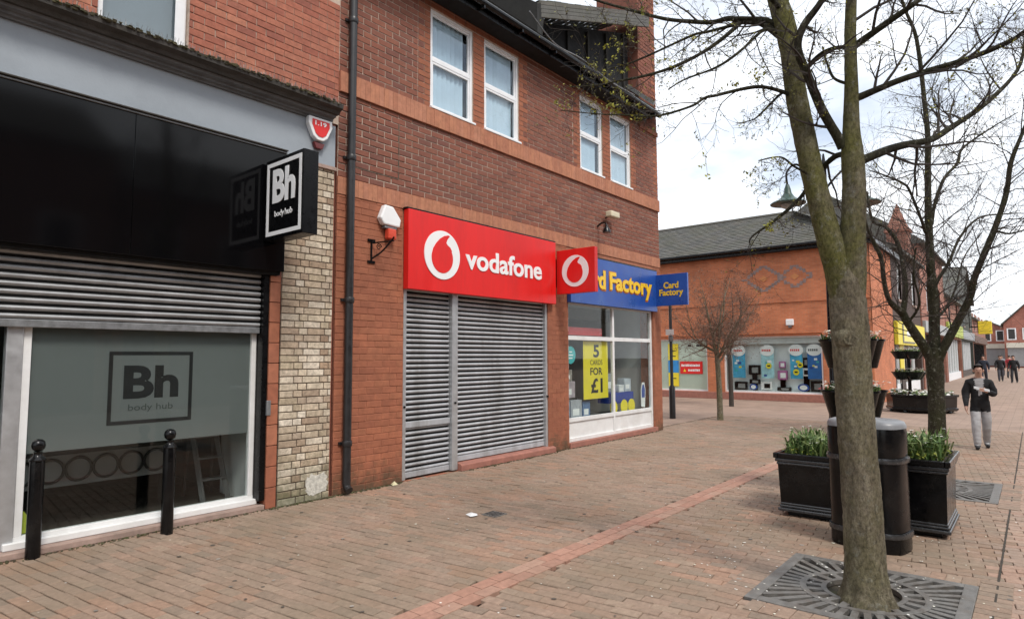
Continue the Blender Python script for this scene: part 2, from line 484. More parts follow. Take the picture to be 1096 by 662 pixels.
K['red_sign'] = mat('red_sign', (0.70, 0.014, 0.012), 0.36, 0.07, 2.5, stain=(0.48, 0.02, 0.018), stain_amt=0.6, stretch=(1.5, 1.5, 0.3))
K['white_sign'] = mat('white_sign', (0.82, 0.82, 0.82), 0.4, 0.03, 3)
K['blue_sign'] = mat('blue_sign', (0.014, 0.065, 0.31), 0.32, 0.18, 2.5, stain=(0.03, 0.12, 0.42), stain_amt=0.6)
K['yellow_letter'] = mat('yellow_letter', (0.82, 0.52, 0.02), 0.4, 0.06, 5)
K['orange_edge'] = mat('orange_letter_edge', (0.45, 0.12, 0.01), 0.5, 0.06, 5)
K['yellow_paper'] = mat('yellow_poster', (0.80, 0.66, 0.03), 0.5, 0.05, 4)
K['black_ink'] = mat('black_ink', (0.010, 0.010, 0.011), 0.5, 0.05, 4)
K['grey_ink'] = mat('grey_ink', (0.05, 0.055, 0.053), 0.6, 0.05, 4)
K['turquoise'] = mat('turquoise_sign', (0.05, 0.42, 0.44), 0.5, 0.08, 4)
K['slate'] = piece_mat('roof_slate', [(0.10, 0.098, 0.09), (0.125, 0.12, 0.11), (0.085, 0.085, 0.08), (0.115, 0.105, 0.092)], 0.75, 0.3, 6, 0.35, 60, stain=(0.085, 0.085, 0.055), stain_amt=0.6, stain_scale=0.9)
K['roof_dark'] = piece_mat('roof_dark_tile', [(0.022, 0.02, 0.018), (0.03, 0.027, 0.022), (0.018, 0.017, 0.015)], 0.85, 0.35, 6, 0.4, 60, stain=(0.025, 0.024, 0.012), stain_amt=0.6)
K['lead'] = mat('lead_flashing', (0.22, 0.225, 0.23), 0.5, 0.2, 6, metal=0.2)
K['downpipe'] = mat('downpipe', (0.018, 0.017, 0.018), 0.4, 0.3, 8, 0.1, 40)
K['blind'] = mat('vertical_blind', (0.80, 0.83, 0.86), 0.8, 0.06, 4)
K['bark'] = bark_mat('bark', [(0.10, 0.082, 0.06), (0.23, 0.195, 0.145), (0.40, 0.36, 0.28)], (0.16, 0.15, 0.06), 0.5)
K['bark_mossy'] = bark_mat('bark_mossy', [(0.085, 0.07, 0.048), (0.185, 0.16, 0.11), (0.33, 0.30, 0.22)], (0.15, 0.15, 0.03), 0.75)
K['bark_dark'] = bark_mat('bark_dark', [(0.025, 0.02, 0.016), (0.05, 0.042, 0.03), (0.08, 0.07, 0.05)], (0.045, 0.05, 0.018), 0.55)
K['twig'] = mat('twig', (0.045, 0.036, 0.03), 0.9, 0.3, 8)
K['twig_red'] = mat('twig_reddish', (0.20, 0.12, 0.085), 0.9, 0.3, 8)
K['bud'] = leaf_mat('spring_leaf', [(0.10, 0.085, 0.035), (0.15, 0.14, 0.04), (0.22, 0.22, 0.04), (0.13, 0.12, 0.05), (0.34, 0.33, 0.05)])
K['bud_pink'] = leaf_mat('spring_bud', [(0.12, 0.075, 0.055), (0.16, 0.095, 0.07), (0.20, 0.13, 0.09)])
K['grass_leaf'] = leaf_mat('bulb_leaf', [(0.05, 0.10, 0.025), (0.08, 0.14, 0.035), (0.12, 0.18, 0.05), (0.20, 0.25, 0.09)])
K['petal_white'] = leaf_mat('white_petal', [(0.75, 0.75, 0.70), (0.80, 0.78, 0.72), (0.70, 0.68, 0.55)])
K['petal_red'] = leaf_mat('red_petal', [(0.45, 0.02, 0.02), (0.55, 0.04, 0.03)])
K['soil'] = mat('soil', (0.035, 0.026, 0.018), 0.95, 0.4, 20, 0.8, 60)
K['moss_yellow'] = leaf_mat('yellow_ground_leaf', [(0.22, 0.25, 0.03), (0.30, 0.30, 0.04), (0.12, 0.16, 0.03)])
K['iron_grate'] = mat('iron_grate', (0.20, 0.19, 0.175), 0.55, 0.3, 14, 0.4, 80, metal=0.45, stain=(0.12, 0.085, 0.06), stain_amt=0.7)
K['green_paint'] = mat('green_enamel', (0.03, 0.065, 0.048), 0.4, 0.15, 8)

# ------------------------------------------------------------------ lettering
def text(name, body, box, origin, right, up, mkey, parent, depth=0.006, bold=0.0, shear=0.0, spacing=1.0, keep_aspect=False):
    """flat lettering fitted to a box (w, h) whose lower-left corner is origin; stands out by depth along right x up"""
    cu = bpy.data.curves.new(name, 'FONT')
    cu.body = body
    cu.size = 1.0
    cu.offset = bold
    cu.shear = shear
    cu.space_character = spacing
    cu.extrude = 0.5
    cu.resolution_u = 4
    tmp = bpy.data.objects.new('tmp_text', cu)
    scene.collection.objects.link(tmp)
    dg = bpy.context.evaluated_depsgraph_get()
    dg.update()
    me = bpy.data.meshes.new_from_object(tmp.evaluated_get(dg))
    bpy.data.objects.remove(tmp)
    bpy.data.curves.remove(cu)
    xs = [v.co.x for v in me.vertices]; ys = [v.co.y for v in me.vertices]
    x0, x1, y0, y1 = min(xs), max(xs), min(ys), max(ys)
    w, h = box
    sx, sy = w / (x1 - x0), h / (y1 - y0)
    ox = oy = 0.0
    if keep_aspect:
        s = min(sx, sy)
        ox, oy = (w - s * (x1 - x0)) / 2, (h - s * (y1 - y0)) / 2
        sx = sy = s
    right, up, origin = Vector(right), Vector(up), Vector(origin)
    nor = right.cross(up)
    for v in me.vertices:
        v.co = origin + right * ((v.co.x - x0) * sx + ox) + up * ((v.co.y - y0) * sy + oy) + nor * ((v.co.z + 0.5) * depth)
    me.name = name
    me.materials.clear()
    me.materials.append(K[mkey])
    return link(bpy.data.objects.new(name, me), parent)

EX, EZ, WY = Vector((1, 0, 0)), Vector((0, 0, 1)), Vector((0, -1, 0))   # facade lettering: right = X; lettering facing -X: right = -Y

# ------------------------------------------------------------------ masonry
def rect_sub(r, h):
    x0, x1, z0, z1 = r
    a0, a1, b0, b1 = h
    if a1 <= x0 or a0 >= x1 or b1 <= z0 or b0 >= z1:
        return [r]
    out = []
    if a0 > x0: out.append((x0, a0, z0, z1))
    if a1 < x1: out.append((a1, x1, z0, z1))
    m0, m1 = max(x0, a0), min(x1, a1)
    if b0 > z0: out.append((m0, m1, z0, b0))
    if b1 < z1: out.append((m0, m1, b1, z1))
    return out

def backing(name, mkey, parent, rect, holes, y, thick=0.25, reveal=None):
    """the mortar face behind the bricks, with real openings and their reveals"""
    xs = sorted({rect[0], rect[1]} | {min(max(v, rect[0]), rect[1]) for h in holes for v in h[:2]})
    zs = sorted({rect[2], rect[3]} | {min(max(v, rect[2]), rect[3]) for h in holes for v in h[2:]})
    mb = MB()
    for i in range(len(xs) - 1):
        for j in range(len(zs) - 1):
            cx, cz = (xs[i] + xs[i + 1]) / 2, (zs[j] + zs[j + 1]) / 2
            if any(h[0] < cx < h[1] and h[2] < cz < h[3] for h in holes):
                continue
            mb.quad((xs[i], y, zs[j]), (xs[i + 1], y, zs[j]), (xs[i + 1], y, zs[j + 1]), (xs[i], y, zs[j + 1]))
    for a0, a1, b0, b1 in holes:
        mb.quad((a0, y, b0), (a0, y + thick, b0), (a0, y + thick, b1), (a0, y, b1))
        mb.quad((a1, y, b0), (a1, y, b1), (a1, y + thick, b1), (a1, y + thick, b0))
        mb.quad((a0, y, b1), (a0, y + thick, b1), (a1, y + thick, b1), (a1, y, b1))
        mb.quad((a0, y, b0), (a1, y, b0), (a1, y + thick, b0), (a0, y + thick, b0))
    return mb.build(name, K[mkey], parent)

def lay(entries, rect, y, holes, ch, bl, mfun, joint=0.010, bond='stretcher', r=None):
    r = r or rng
    x0, x1, z0, z1 = rect
    row = 0
    z = z0
    while z < z1 - 0.015:
        zt = min(z + ch, z1)
        if bond == 'flemish':
            seq, x = (bl, bl * 0.5), x0 - (bl * 0.75 if row % 2 else 0.0)
        else:
            seq, x = (bl,), x0 - (bl * 0.5 if row % 2 else 0.0)
        k = row % 2 if bond == 'flemish' else 0
        while x < x1 - 0.01:
            w = seq[k % len(seq)]
            k += 1
            pieces = [(max(x, x0), min(x + w, x1), z, zt)]
            for h in holes:
                pieces = [q for p_ in pieces for q in rect_sub(p_, h)]
            for p_ in pieces:
                if p_[1] - p_[0] > 0.03 and p_[3] - p_[2] > 0.025:
                    entries.append((mfun((p_[0] + p_[1]) / 2, (p_[2] + p_[3]) / 2, row), p_[0] + joint / 2, p_[1] - joint / 2,
                                    p_[2] + joint / 2, p_[3] - joint / 2, y + r.uniform(-0.0022, 0.0022)))
            x += w
        z += ch
        row += 1

def unit_brick(name, mkey, seed):
    q = random.Random(seed)
    j = lambda a: a + q.uniform(-0.03, 0.03)
    h = lambda a: a + q.uniform(-0.012, 0.012)
    d = 0.03
    f = [(h(0), 0, j(0)), (h(1), 0, j(0)), (h(1), 0, j(1)), (h(0), 0, j(1))]
    b = [(p[0], d, p[2]) for p in f]
    ch = 0.06
    i = [(0.025 + 0.95 * p[0], -0.0025, ch + (1 - 2 * ch) * p[2]) for p in f]
    mb = MB()
    mb.v = f + b + i
    for q4 in ((8, 9, 10, 11), (0, 1, 9, 8), (1, 2, 10, 9), (2, 3, 11, 10), (3, 0, 8, 11), (1, 0, 4, 5), (2, 1, 5, 6), (3, 2, 6, 7), (0, 3, 7, 4)):
        mb.face(q4)
    return mb.mesh(name, K[mkey])

_brick_meshes = {}
def flush(entries, parent, limit=300, name='brick', rest='bricks'):
    """the bricks that show largest become objects, the others one joined part"""
    def keyf(e):
        c = Vector(((e[1] + e[2]) / 2, e[5], (e[3] + e[4]) / 2))
        return (0 if inframe(c, 0) else 1, (c - CAM).length)
    entries = sorted(entries, key=keyf)
    q = random.Random(5)
    for e in entries[:limit]:
        mk = e[0]
        if mk not in _brick_meshes:
            _brick_meshes[mk] = [unit_brick('brick_' + mk, mk, s) for s in range(5)]
        o = bpy.data.objects.new(name, q.choice(_brick_meshes[mk]))
        o.location = (e[1], e[5], e[3])
        o.scale = (e[2] - e[1], 1, e[4] - e[3])
        link(o, parent)
    rests = {}
    for e in entries[limit:]:
        rests.setdefault(e[0], MB())
        mb, (mk, x0, x1, z0, z1, y) = rests[e[0]], e
        n = len(mb.v)
        rr = q.random() + 0.001
        c = 0.0035
        mb.v += [(x0, y, z0), (x1, y, z0), (x1, y, z1), (x0, y, z1), (x0, y + .03, z0), (x1, y + .03, z0), (x1, y + .03, z1), (x0, y + .03, z1)]
        for f in ((0, 1, 2, 3), (1, 0, 4, 5), (2, 1, 5, 6), (3, 2, 6, 7), (0, 3, 7, 4)):
            mb.face(tuple(n + i for i in f), rr)
    for mk, mb in rests.items():
        tag(mb.build(rest, K[mk], parent), kind='stuff')

def slates(mb, o, along, up, width, length, tw, rh, q, hip=0.0):
    """overlapping slates on a roof slope"""
    o, along, up = Vector(o), Vector(along).normalized(), Vector(up).normalized()
    nor = along.cross(up).normalized()
    rows = int(length / rh) + 1
    for i in range(rows):
        s = i * rh
        x = -tw / 2 if i % 2 else 0.0
        wid = width - hip * s
        while x < wid:
            a, b = max(x, 0) + 0.004, min(x + tw, wid) - 0.004
            if b - a > 0.02:
                t = 0.012 + q.uniform(0, 0.008)
                e = min(s + rh * 1.25, length)
                d = q.uniform(-0.008, 0.008)
                p0, p1 = o + along * a + up * (s + d), o + along * b + up * (s + d)
                p2, p3 = o + along * b + up * e, o + along * a + up * e
                rr = q.random() + 0.001
                mb.quad(p0 + nor * (t + 0.012), p1 + nor * (t + 0.012), p2 + nor * 0.004, p3 + nor * 0.004, rr)
                mb.quad(p0, p1, p1 + nor * (t + 0.012), p0 + nor * (t + 0.012), rr)
            x += tw

# ------------------------------------------------------------------ ground and paving
g = MB()
g.quad((-400, -400, -0.05), (1500, -400, -0.05), (1500, 400, -0.05), (-400, 400, -0.05))
tag(g.build('ground', K['sand']), kind='structure')
g = MB()
g.quad((18.0, -40, -0.002), (400, -40, -0.002), (400, 40, -0.002), (18.0, 40, -0.002))
g.quad((-40, -40, -0.002), (18.0, -40, -0.002), (18.0, -9.3, -0.002), (-40, -9.3, -0.002))
g.quad((13.8, 0.35, -0.002), (18.0, 0.35, -0.002), (18.0, 40, -0.002), (13.8, 40, -0.002))
tag(g.build('far_pavement', K['far_paver']), kind='structure')

GRATES = [(4.56, 5.83, -6.35, -5.08), (9.15, 10.60, -6.34, -4.95)]
PIT = 0.17
pave = thing('pavement', (5, -3, 0), None, None, kind='structure')
pl, pw, gap = 0.2, 0.1, 0.0055
ang = R(97.0)
ca, sa = math.cos(ang), math.sin(ang)
plist = []
pr = random.Random(11)
for row in range(-60, 330):
    for col in range(-70, 30):
        u = (col + 0.5 * (row % 2)) * pl + pl / 2      # along the course
        v = row * pw + pw / 2
        x, y = 0.0 + u * ca + v * sa, -1.0 + u * sa - v * ca
        if not (-1.5 < x < 18.05 and -9.4 < y < 0.3):
            continue
        if y > 0.12 and x < 13.6:
            continue
        if -3.62 < y < -3.46:
            continue
        if any(a - 0.02 < x < b + 0.02 and c_ - 0.02 < y < d_ + 0.02 for a, b, c_, d_ in GRATES):
            continue
        plist.append((x, y))
def paver_mesh(mk, seed):
    q = random.Random(seed)
    a, b, c = (pl - 0.004) / 2, (pw - 0.0095) / 2, 0.004
    mb = MB()
    t = [q.uniform(-0.002, 0.002) for _ in range(4)]
    mb.v = [(-a, -b, -0.03), (a, -b, -0.03), (a, b, -0.03), (-a, b, -0.03), (-a, -b, -0.005), (a, -b, -0.005), (a, b, -0.005), (-a, b, -0.005),
            (-a + c, -b + c, t[0]), (a - c, -b + c, t[1]), (a - c, b - c, t[2]), (-a + c, b - c, t[3])]
    for f in ((8, 9, 10, 11), (4, 5, 9, 8), (5, 6, 10, 9), (6, 7, 11, 10), (7, 4, 8, 11), (0, 1, 5, 4), (1, 2, 6, 5), (2, 3, 7, 6), (3, 0, 4, 7)):
        mb.face(f)
    return mb
pm = {mk: [paver_mesh(mk, s) for s in range(6)] for mk in ('paver', 'paver_pink', 'paver_warm')}
pmesh = {mk: [m_.mesh(mk, K[mk]) for m_ in L] for mk, L in pm.items()}
plist.sort(key=lambda p: (0 if inframe((p[0], p[1], 0), 5) else 1, (Vector((p[0], p[1], 0)) - CAM).length))
rest = {'paver': MB(), 'paver_pink': MB(), 'paver_warm': MB()}
for i, (x, y) in enumerate(plist):
    mk = 'paver_pink' if y < -6.45 else 'paver'
    if mk == 'paver' and mnoise.noise(Vector((x * 0.9, y * 1.1, 4.2))) > 0.22 and pr.random() < 0.5: mk = 'paver_warm'
    z = pr.uniform(-0.004, 0.002)
    if pr.random() < 0.03: z -= 0.006
    a2 = ang + pr.uniform(-0.006, 0.006)
    if i < 300:
        o = bpy.data.objects.new('paver', pr.choice(pmesh[mk]))
        o.location = (x, y, z)
        o.rotation_euler = (0, 0, a2)
        link(o, pave)
    else:
        mb, src = rest[mk], pr.choice(pm[mk])
        n = len(mb.v)
        c1, s1 = math.cos(a2), math.sin(a2)
        mb.v += [(x + c1 * p[0] - s1 * p[1], y + s1 * p[0] + c1 * p[1], z + p[2]) for p in src.v]
        rr = pr.random() + 0.001
        for f in src.f:
            mb.face(tuple(n + k for k in f), rr)
for mk, mb in rest.items():
    tag(mb.build('paver_field', K[mk], pave), kind='stuff')

band = thing('paving_band', (5, -3.54, 0), None, None, kind='structure')
x = 1.9
bm_ = MB().box(0, 0.1935, 0, 0.1135, -0.03, 0.0045).mesh('red_paver', K['paver_red'])
while x < 18.0:
    for y in (-3.66, -3.54):
        o = bpy.data.objects.new('paver', bm_)
        o.location = (x + (0.1 if y < -3.6 else 0), y, pr.uniform(-0.001, 0.001))
        link(o, band)
    x += 0.2
# drain slot along the pink zone
tag(MB().box(-2, 18, -6.462, -6.448, -0.03, 0.0035).build('drainage_slot', K['sand']), kind='structure')

# ------------------------------------------------------------------ tree grates
K['pit_soil'] = mat('pit_soil', (0.045, 0.036, 0.024), 0.95, 0.4, 18, 0.8, 60, stain=(0.07, 0.085, 0.02), stain_amt=0.8)
def tree_grate(rect, label, centre_hole=0.24):
    x0, x1, y0, y1 = rect
    cx, cy = (x0 + x1) / 2, (y0 + y1) / 2
    t = thing('tree_grate', (cx, cy, 0), label, 'tree grate', 'iron tree grates')
    w, h = (x1 - x0) / 2, (y1 - y0) / 2
    fr = 0.085
    mb = MB()
    zt, zb = 0.011, -0.025
    mb.box(x0, x1, y0, y0 + fr, zb, zt); mb.box(x0, x1, y1 - fr, y1, zb, zt)
    mb.box(x0, x0 + fr, y0 + fr, y1 - fr, zb, zt); mb.box(x1 - fr, x1, y0 + fr, y1 - fr, zb, zt)
    mb.build('frame', K['iron_grate'], t, bevel=0.003)
    def ring(r0, r1, n=48):
        m_ = MB()
        for k in range(n):
            a, b = 2 * math.pi * k / n, 2 * math.pi * (k + 1) / n
            q = [(cx + r * math.cos(s), cy + r * math.sin(s)) for r, s in ((r0, a), (r1, a), (r1, b), (r0, b))]
            m_.prism([(p[0], p[1], zb) for p in q], (0, 0, zt - zb - 0.001))
        return m_.build('ring', K['iron_grate'], t)
    ring(centre_hole, centre_hole + 0.035)
    ring(0.375, 0.42)
    for k in range(20):                                   # short inner bars
        a = 2 * math.pi * (k + 0.5) / 20
        c_, s_ = math.cos(a), math.sin(a)
        MB().bar((cx + 0.265 * c_, cy + 0.265 * s_, -0.0085), (cx + 0.39 * c_, cy + 0.39 * s_, -0.0085), 0.05, 0.033).build('bar', K['iron_grate'], t)
    for k in range(40):                                   # long bars out to the frame
        a = 2 * math.pi * (k + 0.5) / 40
        c_, s_ = math.cos(a), math.sin(a)
        L = min((w - fr + 0.01) / max(abs(c_), 1e-6), (h - fr + 0.01) / max(abs(s_), 1e-6))
        if L > 0.44:
            MB().bar((cx + 0.405 * c_, cy + 0.405 * s_, -0.0095), (cx + L * c_, cy + L * s_, -0.0095), 0.045, 0.033).build('bar', K['iron_grate'], t)
    bx('soil', K['pit_soil'], t, x0 + 0.02, x1 - 0.02, y0 + 0.02, y1 - 0.02, -0.045, -0.032)
    # header course of pale pavers round the frame
    hb = MB().box(-0.0465, 0.0465, -0.097, 0.097, -0.03, 0.004).mesh('header_paver', K['paver'])
    n = int((x1 - x0 + 0.4) / 0.1)
    surround = thing('paving_surround', (cx, cy, 0), None, None, kind='structure')
    def put(x, y, rz):
        o = bpy.data.objects.new('paver', hb)
        o.location = (x, y, pr.uniform(-0.001, 0.001)); o.rotation_euler = (0, 0, rz)
        link(o, surround)
    for k in range(n + 1):
        xx = x0 - 0.15 + k * 0.1
        if xx < x1 + 0.2:
            put(xx, y0 - 0.1, 0)
            put(xx, y1 + 0.1, 0)
    for k in range(int((y1 - y0) / 0.1)):
        yy = y0 + 0.06 + k * 0.1
        put(x0 - 0.1, yy, R(90)); put(x1 + 0.1, yy, R(90))
    return t
tree_grate(GRATES[0], 'square cast iron tree grate with radial slots round the thick mossy trunk')
tree_grate(GRATES[1], 'square iron tree grate in the paving beyond the black planters')

# ------------------------------------------------------------------ building with the black fascia
shop = thing('shop_building', (2.4, 0.0, 0), 'old red brick shop with black glossy fascia and half raised roller shutter', 'building')
ent = []
# buff brick pier
backing('pier', 'mortar_dark', shop, (3.885, 4.575, 0.0, 4.10), [], 0.008)
lay(ent, (3.885, 4.575, 0.0, 4.09), 0.0, [], 0.0825, 0.235, lambda x, z, r: 'brick_buff', 0.0125, 'flemish')
# upper red wall with its window opening
UW = (1.90, 2.74, 4.90, 6.4)
wall_up = backing('wall', 'mortar_pale', shop, (-3.0, 4.62, 4.70, 8.0), [UW], 0.008)
lay(ent, (0.2, 4.62, 4.90, 6.3), 0.0, [UW], 0.0825, 0.235, lambda x, z, r: 'brick_old', 0.009)
flush(ent, wall_up, 300)
bx('side_wall', K['brick_old'], shop, 4.55, 4.60, 0.03, 8.0, 0.0, 8.0)
bx('back_wall', K['int_dark'], shop, -3.0, 4.55, 7.9, 8.0, 0.0, 8.0)
mb = MB(); slates(mb, (-3.1, -0.2, 7.95), (1, 0, 0), (0, 1, 0.75), 7.7, 5.2, 0.3, 0.22, random.Random(3))
tag(mb.build('roof_tiles', K['roof_dark'], shop), kind='stuff')
# white plaster patch at the foot of the pier
mb = MB()
q = random.Random(2)
ring_ = [(4.40 + 0.155 * math.copysign(abs(math.cos(a)) ** 0.55, math.cos(a)) * q.uniform(0.8, 1.05), -0.006, 0.19 + 0.13 * math.copysign(abs(math.sin(a)) ** 0.6, math.sin(a)) * q.uniform(0.75, 1.1)) for a in [i * 2 * math.pi / 40 for i in range(40)]]
mb.prism(ring_, (0, 0.012, 0))
mb.build('render_patch', mat('render_patch', (0.55, 0.53, 0.47), 0.95, 0.35, 22, 0.8, 60), shop)
# terracotta jamb blocks
z = 0.0
q = random.Random(4)
while z < 2.62:
    h_ = 0.235
    bx('jamb_block', K['terracotta'], shop, 3.752, 3.878, 0.012 + q.uniform(0, .003), 0.25, z + 0.004, min(z + h_, 2.66) - 0.004, 0.004)
    z += h_
# cornice: moulded string of stone with a mossy top
prof = [(0.02, 4.742), (-0.195, 4.742), (-0.215, 4.775), (-0.275, 4.80), (-0.285, 4.85), (0.02, 4.89)]
MB().prism([(-3.0, y_, z_) for y_, z_ in prof], (7.5, 0, 0)).build('cornice', K['cornice'], shop)
prof = [(0.02, 4.655), (-0.05, 4.655), (-0.06, 4.675), (-0.09, 4.68), (-0.095, 4.705), (-0.15, 4.715), (-0.16, 4.739), (0.02, 4.739)]
MB().prism([(-3.0, y_, z_) for y_, z_ in prof], (7.48, 0, 0)).build('bed_moulding', K['cornice_grey'], shop)
mb = MB()
q = random.Random(9)
for k in range(900):                                       # moss tufts and grit along the ledge
    x = q.uniform(0.6, 4.48); y = q.uniform(-0.285, -0.02)
    s = q.uniform(0.006, 0.022)
    zz = 4.85 + (y + 0.285) / 0.305 * 0.04
    if q.random() < 0.5: y, zz = q.uniform(-0.29, -0.255), q.uniform(4.83, 4.86)
    mb.prism([(x - s, y - s, zz - s * .3), (x + s, y - s, zz - s * .3), (x + s * .7, y + s, zz - s * .3)], (q.uniform(-s, s) * .5, q.uniform(-s, s) * .5, s * q.uniform(0.5, 1.4)))
tag(mb.build('moss', K['moss'], shop), kind='stuff')
mb = MB()
for k in range(260):                                       # bird spikes
    x = 1.2 + k * 0.0127
    mb.bar((x, -0.20, 4.86), (x + q.uniform(-.02, .02), -0.20 + q.uniform(-.05, .05), 4.945 + q.uniform(-.01, .01)), 0.0025)
tag(mb.build('bird_spikes', K['grey_trim'], shop), kind='stuff')
# painted frieze, its lower lip, end block
bx('frieze', K['frieze'], shop, -3.0, 4.565, -0.02, 0.02, 4.125, 4.654)
bx('frieze_end', K['stone_step'], shop, 4.05, 4.59, -0.03, 0.02, 4.075, 4.122, 0.004)
bx('lip', K['grey_trim'], shop, -3.0, 3.86, -0.10, -0.022, 4.105, 4.123, 0.003)
bx('lip', K['cornice'], shop, -3.0, 3.86, -0.125, -0.022, 4.128, 4.142, 0.003)
# black glossy fascia panels
for x0, x1 in ((-2.0, 0.58), (0.584, 2.24), (2.244, 3.86)):
    bx('fascia_panel', K['gloss_black'], shop, x0, x1, -0.085, -0.03, 2.70, 4.10, 0.004)
bx('fascia_soffit', K['void'], shop, -2.0, 3.84, -0.028, 0.30, 2.665, 2.72)
# half raised roller shutter
sh = MB()
sh.box(-1.0, 3.675, 0.09, 0.12, 1.985, 2.055)
shutter = sh.build('shutter', K['grey_trim'], shop, bevel=0.006)
def slat_mesh(name, x0, x1, y, h_, mk):
    prof = [(0.010, 0.0), (-0.006, 0.004), (-0.014, 0.014), (-0.019, h_ * 0.34), (-0.013, h_ * 0.52), (-0.004, h_ * 0.62), (0.008, h_ * 0.63), (0.010, 0.0)]
    mb = MB()
    mb.prism([(x0, y + a, b) for a, b in prof], (x1 - x0, 0, 0))
    return mb.mesh(name, K[mk])
sm = slat_mesh('slat', -1.0, 3.675, 0.105, 0.07, 'slat_dark')
for k in range(9):
    o = bpy.data.objects.new('slat', sm)
    o.location = (0, 0, 2.06 + k * 0.071)
    link(o, shutter)
bx('shutter_shade_sheet', K['void'], shop, -1.0, 3.675, 0.1165, 0.13, 2.05, 2.70)  # near-black sheet, the shade between the slats put into its colour
bx('shutter_guide', K['black_paint'], shop, 3.682, 3.748, 0.03, 0.16, 0.10, 2.66, 0.004)
bx('lock_box', K['grey_trim'], shop, 3.735, 3.785, 0.0, 0.03, 1.05, 1.22, 0.006)
# display window: frame, film, glass
win = MB()
win.box(1.455, 3.68, 0.16, 0.23, 0.095, 0.155)             # bottom rail
win.box(1.50, 1.56, 0.16, 0.23, 0.155, 2.05)
win.box(3.62, 3.675, 0.16, 0.23, 0.155, 2.05)
w_ = win.build('window_frame', K['white_paint'], shop, bevel=0.004)
bx('sill', K['white_paint'], w_, 1.42, 3.70, 0.10, 0.158, 0.06, 0.118, 0.006)
bx('mullion', K['alu'], w_, 1.375, 1.495, 0.14, 0.24, 0.06, 2.05, 0.005)
bx('pane', K['glass'], w_, 1.56, 3.62, 0.190, 0.196, 0.155, 2.05)
bx('film', K['film'], w_, 1.56, 3.62, 0.199, 0.2005, 0.86, 2.05)
bx('pane', K['glass'], w_, -0.9, 1.375, 0.190, 0.196, 0.155, 2.05)
bx('bottom_rail', K['alu'], w_, -0.9, 1.375, 0.16, 0.23, 0.06, 0.155, 0.004)
bx('step', K['stone_step'], shop, -1.0, 3.74, 0.005, 0.30, 0.0, 0.057, 0.008)
# film logo (flat print on the inside of the glass; shown just behind the pane)
def frame_rect(mb, x0, x1, z0, z1, t, y0, y1):
    mb.box(x0, x1, y0, y1, z1 - t, z1); mb.box(x0, x1, y0, y1, z0, z0 + t)
    mb.box(x0, x0 + t, y0, y1, z0 + t, z1 - t); mb.box(x1 - t, x1, y0, y1, z0 + t, z1 - t)
mb = MB(); frame_rect(mb, 2.19, 2.985, 1.055, 1.775, 0.036, 0.1965, 0.1985)
mb.build('logo_frame', K['black_ink'], w_)
text('logo_lettering', 'Bh', (0.52, 0.33), (2.325, 0.1988, 1.305), EX, EZ, 'black_ink', w_, 0.002, 0.035)
text('logo_small_lettering', 'body hub', (0.42, 0.085), (2.375, 0.1988, 1.165), EX, EZ, 'grey_ink', w_, 0.002, 0.0)
# room behind the glass
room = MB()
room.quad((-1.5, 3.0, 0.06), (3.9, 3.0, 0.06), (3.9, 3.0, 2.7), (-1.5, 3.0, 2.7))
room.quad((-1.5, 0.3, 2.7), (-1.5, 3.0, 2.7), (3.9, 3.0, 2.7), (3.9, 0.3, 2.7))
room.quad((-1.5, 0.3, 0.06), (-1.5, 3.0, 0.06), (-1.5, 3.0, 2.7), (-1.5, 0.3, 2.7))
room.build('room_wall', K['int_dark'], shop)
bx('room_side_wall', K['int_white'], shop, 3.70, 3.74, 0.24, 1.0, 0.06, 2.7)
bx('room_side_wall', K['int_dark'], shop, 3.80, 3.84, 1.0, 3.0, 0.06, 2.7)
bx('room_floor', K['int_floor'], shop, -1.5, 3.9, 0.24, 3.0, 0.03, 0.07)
# upper window
mb = MB(); frame_rect(mb, 1.905, 2.735, 4.892, 6.395, 0.055, 0.07, 0.13)
mb.box(2.62, 2.72, 0.055, 0.068, 4.90, 6.39)
uw = mb.build('window', K['white_upvc'], shop, bevel=0.004)
bx('pane', K['glass_up'], uw, 1.96, 2.68, 0.10, 0.105, 4.947, 6.34)
bx('blind', K['int_grey'], uw, 1.95, 2.69, 0.20, 0.21, 4.93, 6.36)

# ------------------------------------------------------------------ things in the window
rb = thing('ring_bench', (2.4, 0.85, 0.07), 'pale low cabinet with a row of dark rings behind the shop glass', 'cabinet')
bx('panel', K['int_grey'], rb, 1.55, 3.1, 0.88, 0.92, 0.42, 0.74)
bx('top_board', K['int_dark'], rb, 1.5, 3.15, 0.80, 1.2, 0.742, 0.78)
for s in (1.55, 3.05): bx('leg', K['int_dark'], rb, s, s + 0.05, 0.9, 1.15, 0.07, 0.415)
for k in range(6):
    cx = 1.68 + k * 0.245
    mb = MB()
    pts = [(cx + 0.115 * math.cos(a), 0.868, 0.58 + 0.115 * math.sin(a)) for a in [i * 2 * math.pi / 28 for i in range(29)]]
    mb.tube(pts, 0.014, 6, cap=False).build('ring', K['int_dark'], rb, True)
K['ladder'] = mat('ladder_grey', (0.10, 0.10, 0.10), 0.5)
ld = thing('step_ladder', (3.42, 0.7, 0.07), 'grey step ladder leaning open inside the dark shop window', 'ladder')
for (a, b) in (((3.33, 0.62, 0.07), (3.24, 0.78, 0.95)), ((3.62, 0.62, 0.07), (3.50, 0.78, 0.95))):
    MB().bar(a, b, 0.03, 0.05).build('rail', K['ladder'], ld)
for (a, b) in (((3.33, 1.15, 0.07), (3.26, 0.84, 0.95)), ((3.66, 1.15, 0.07), (3.52, 0.84, 0.95))):
    MB().bar(a, b, 0.028, 0.04).build('leg', K['int_dark'], ld)
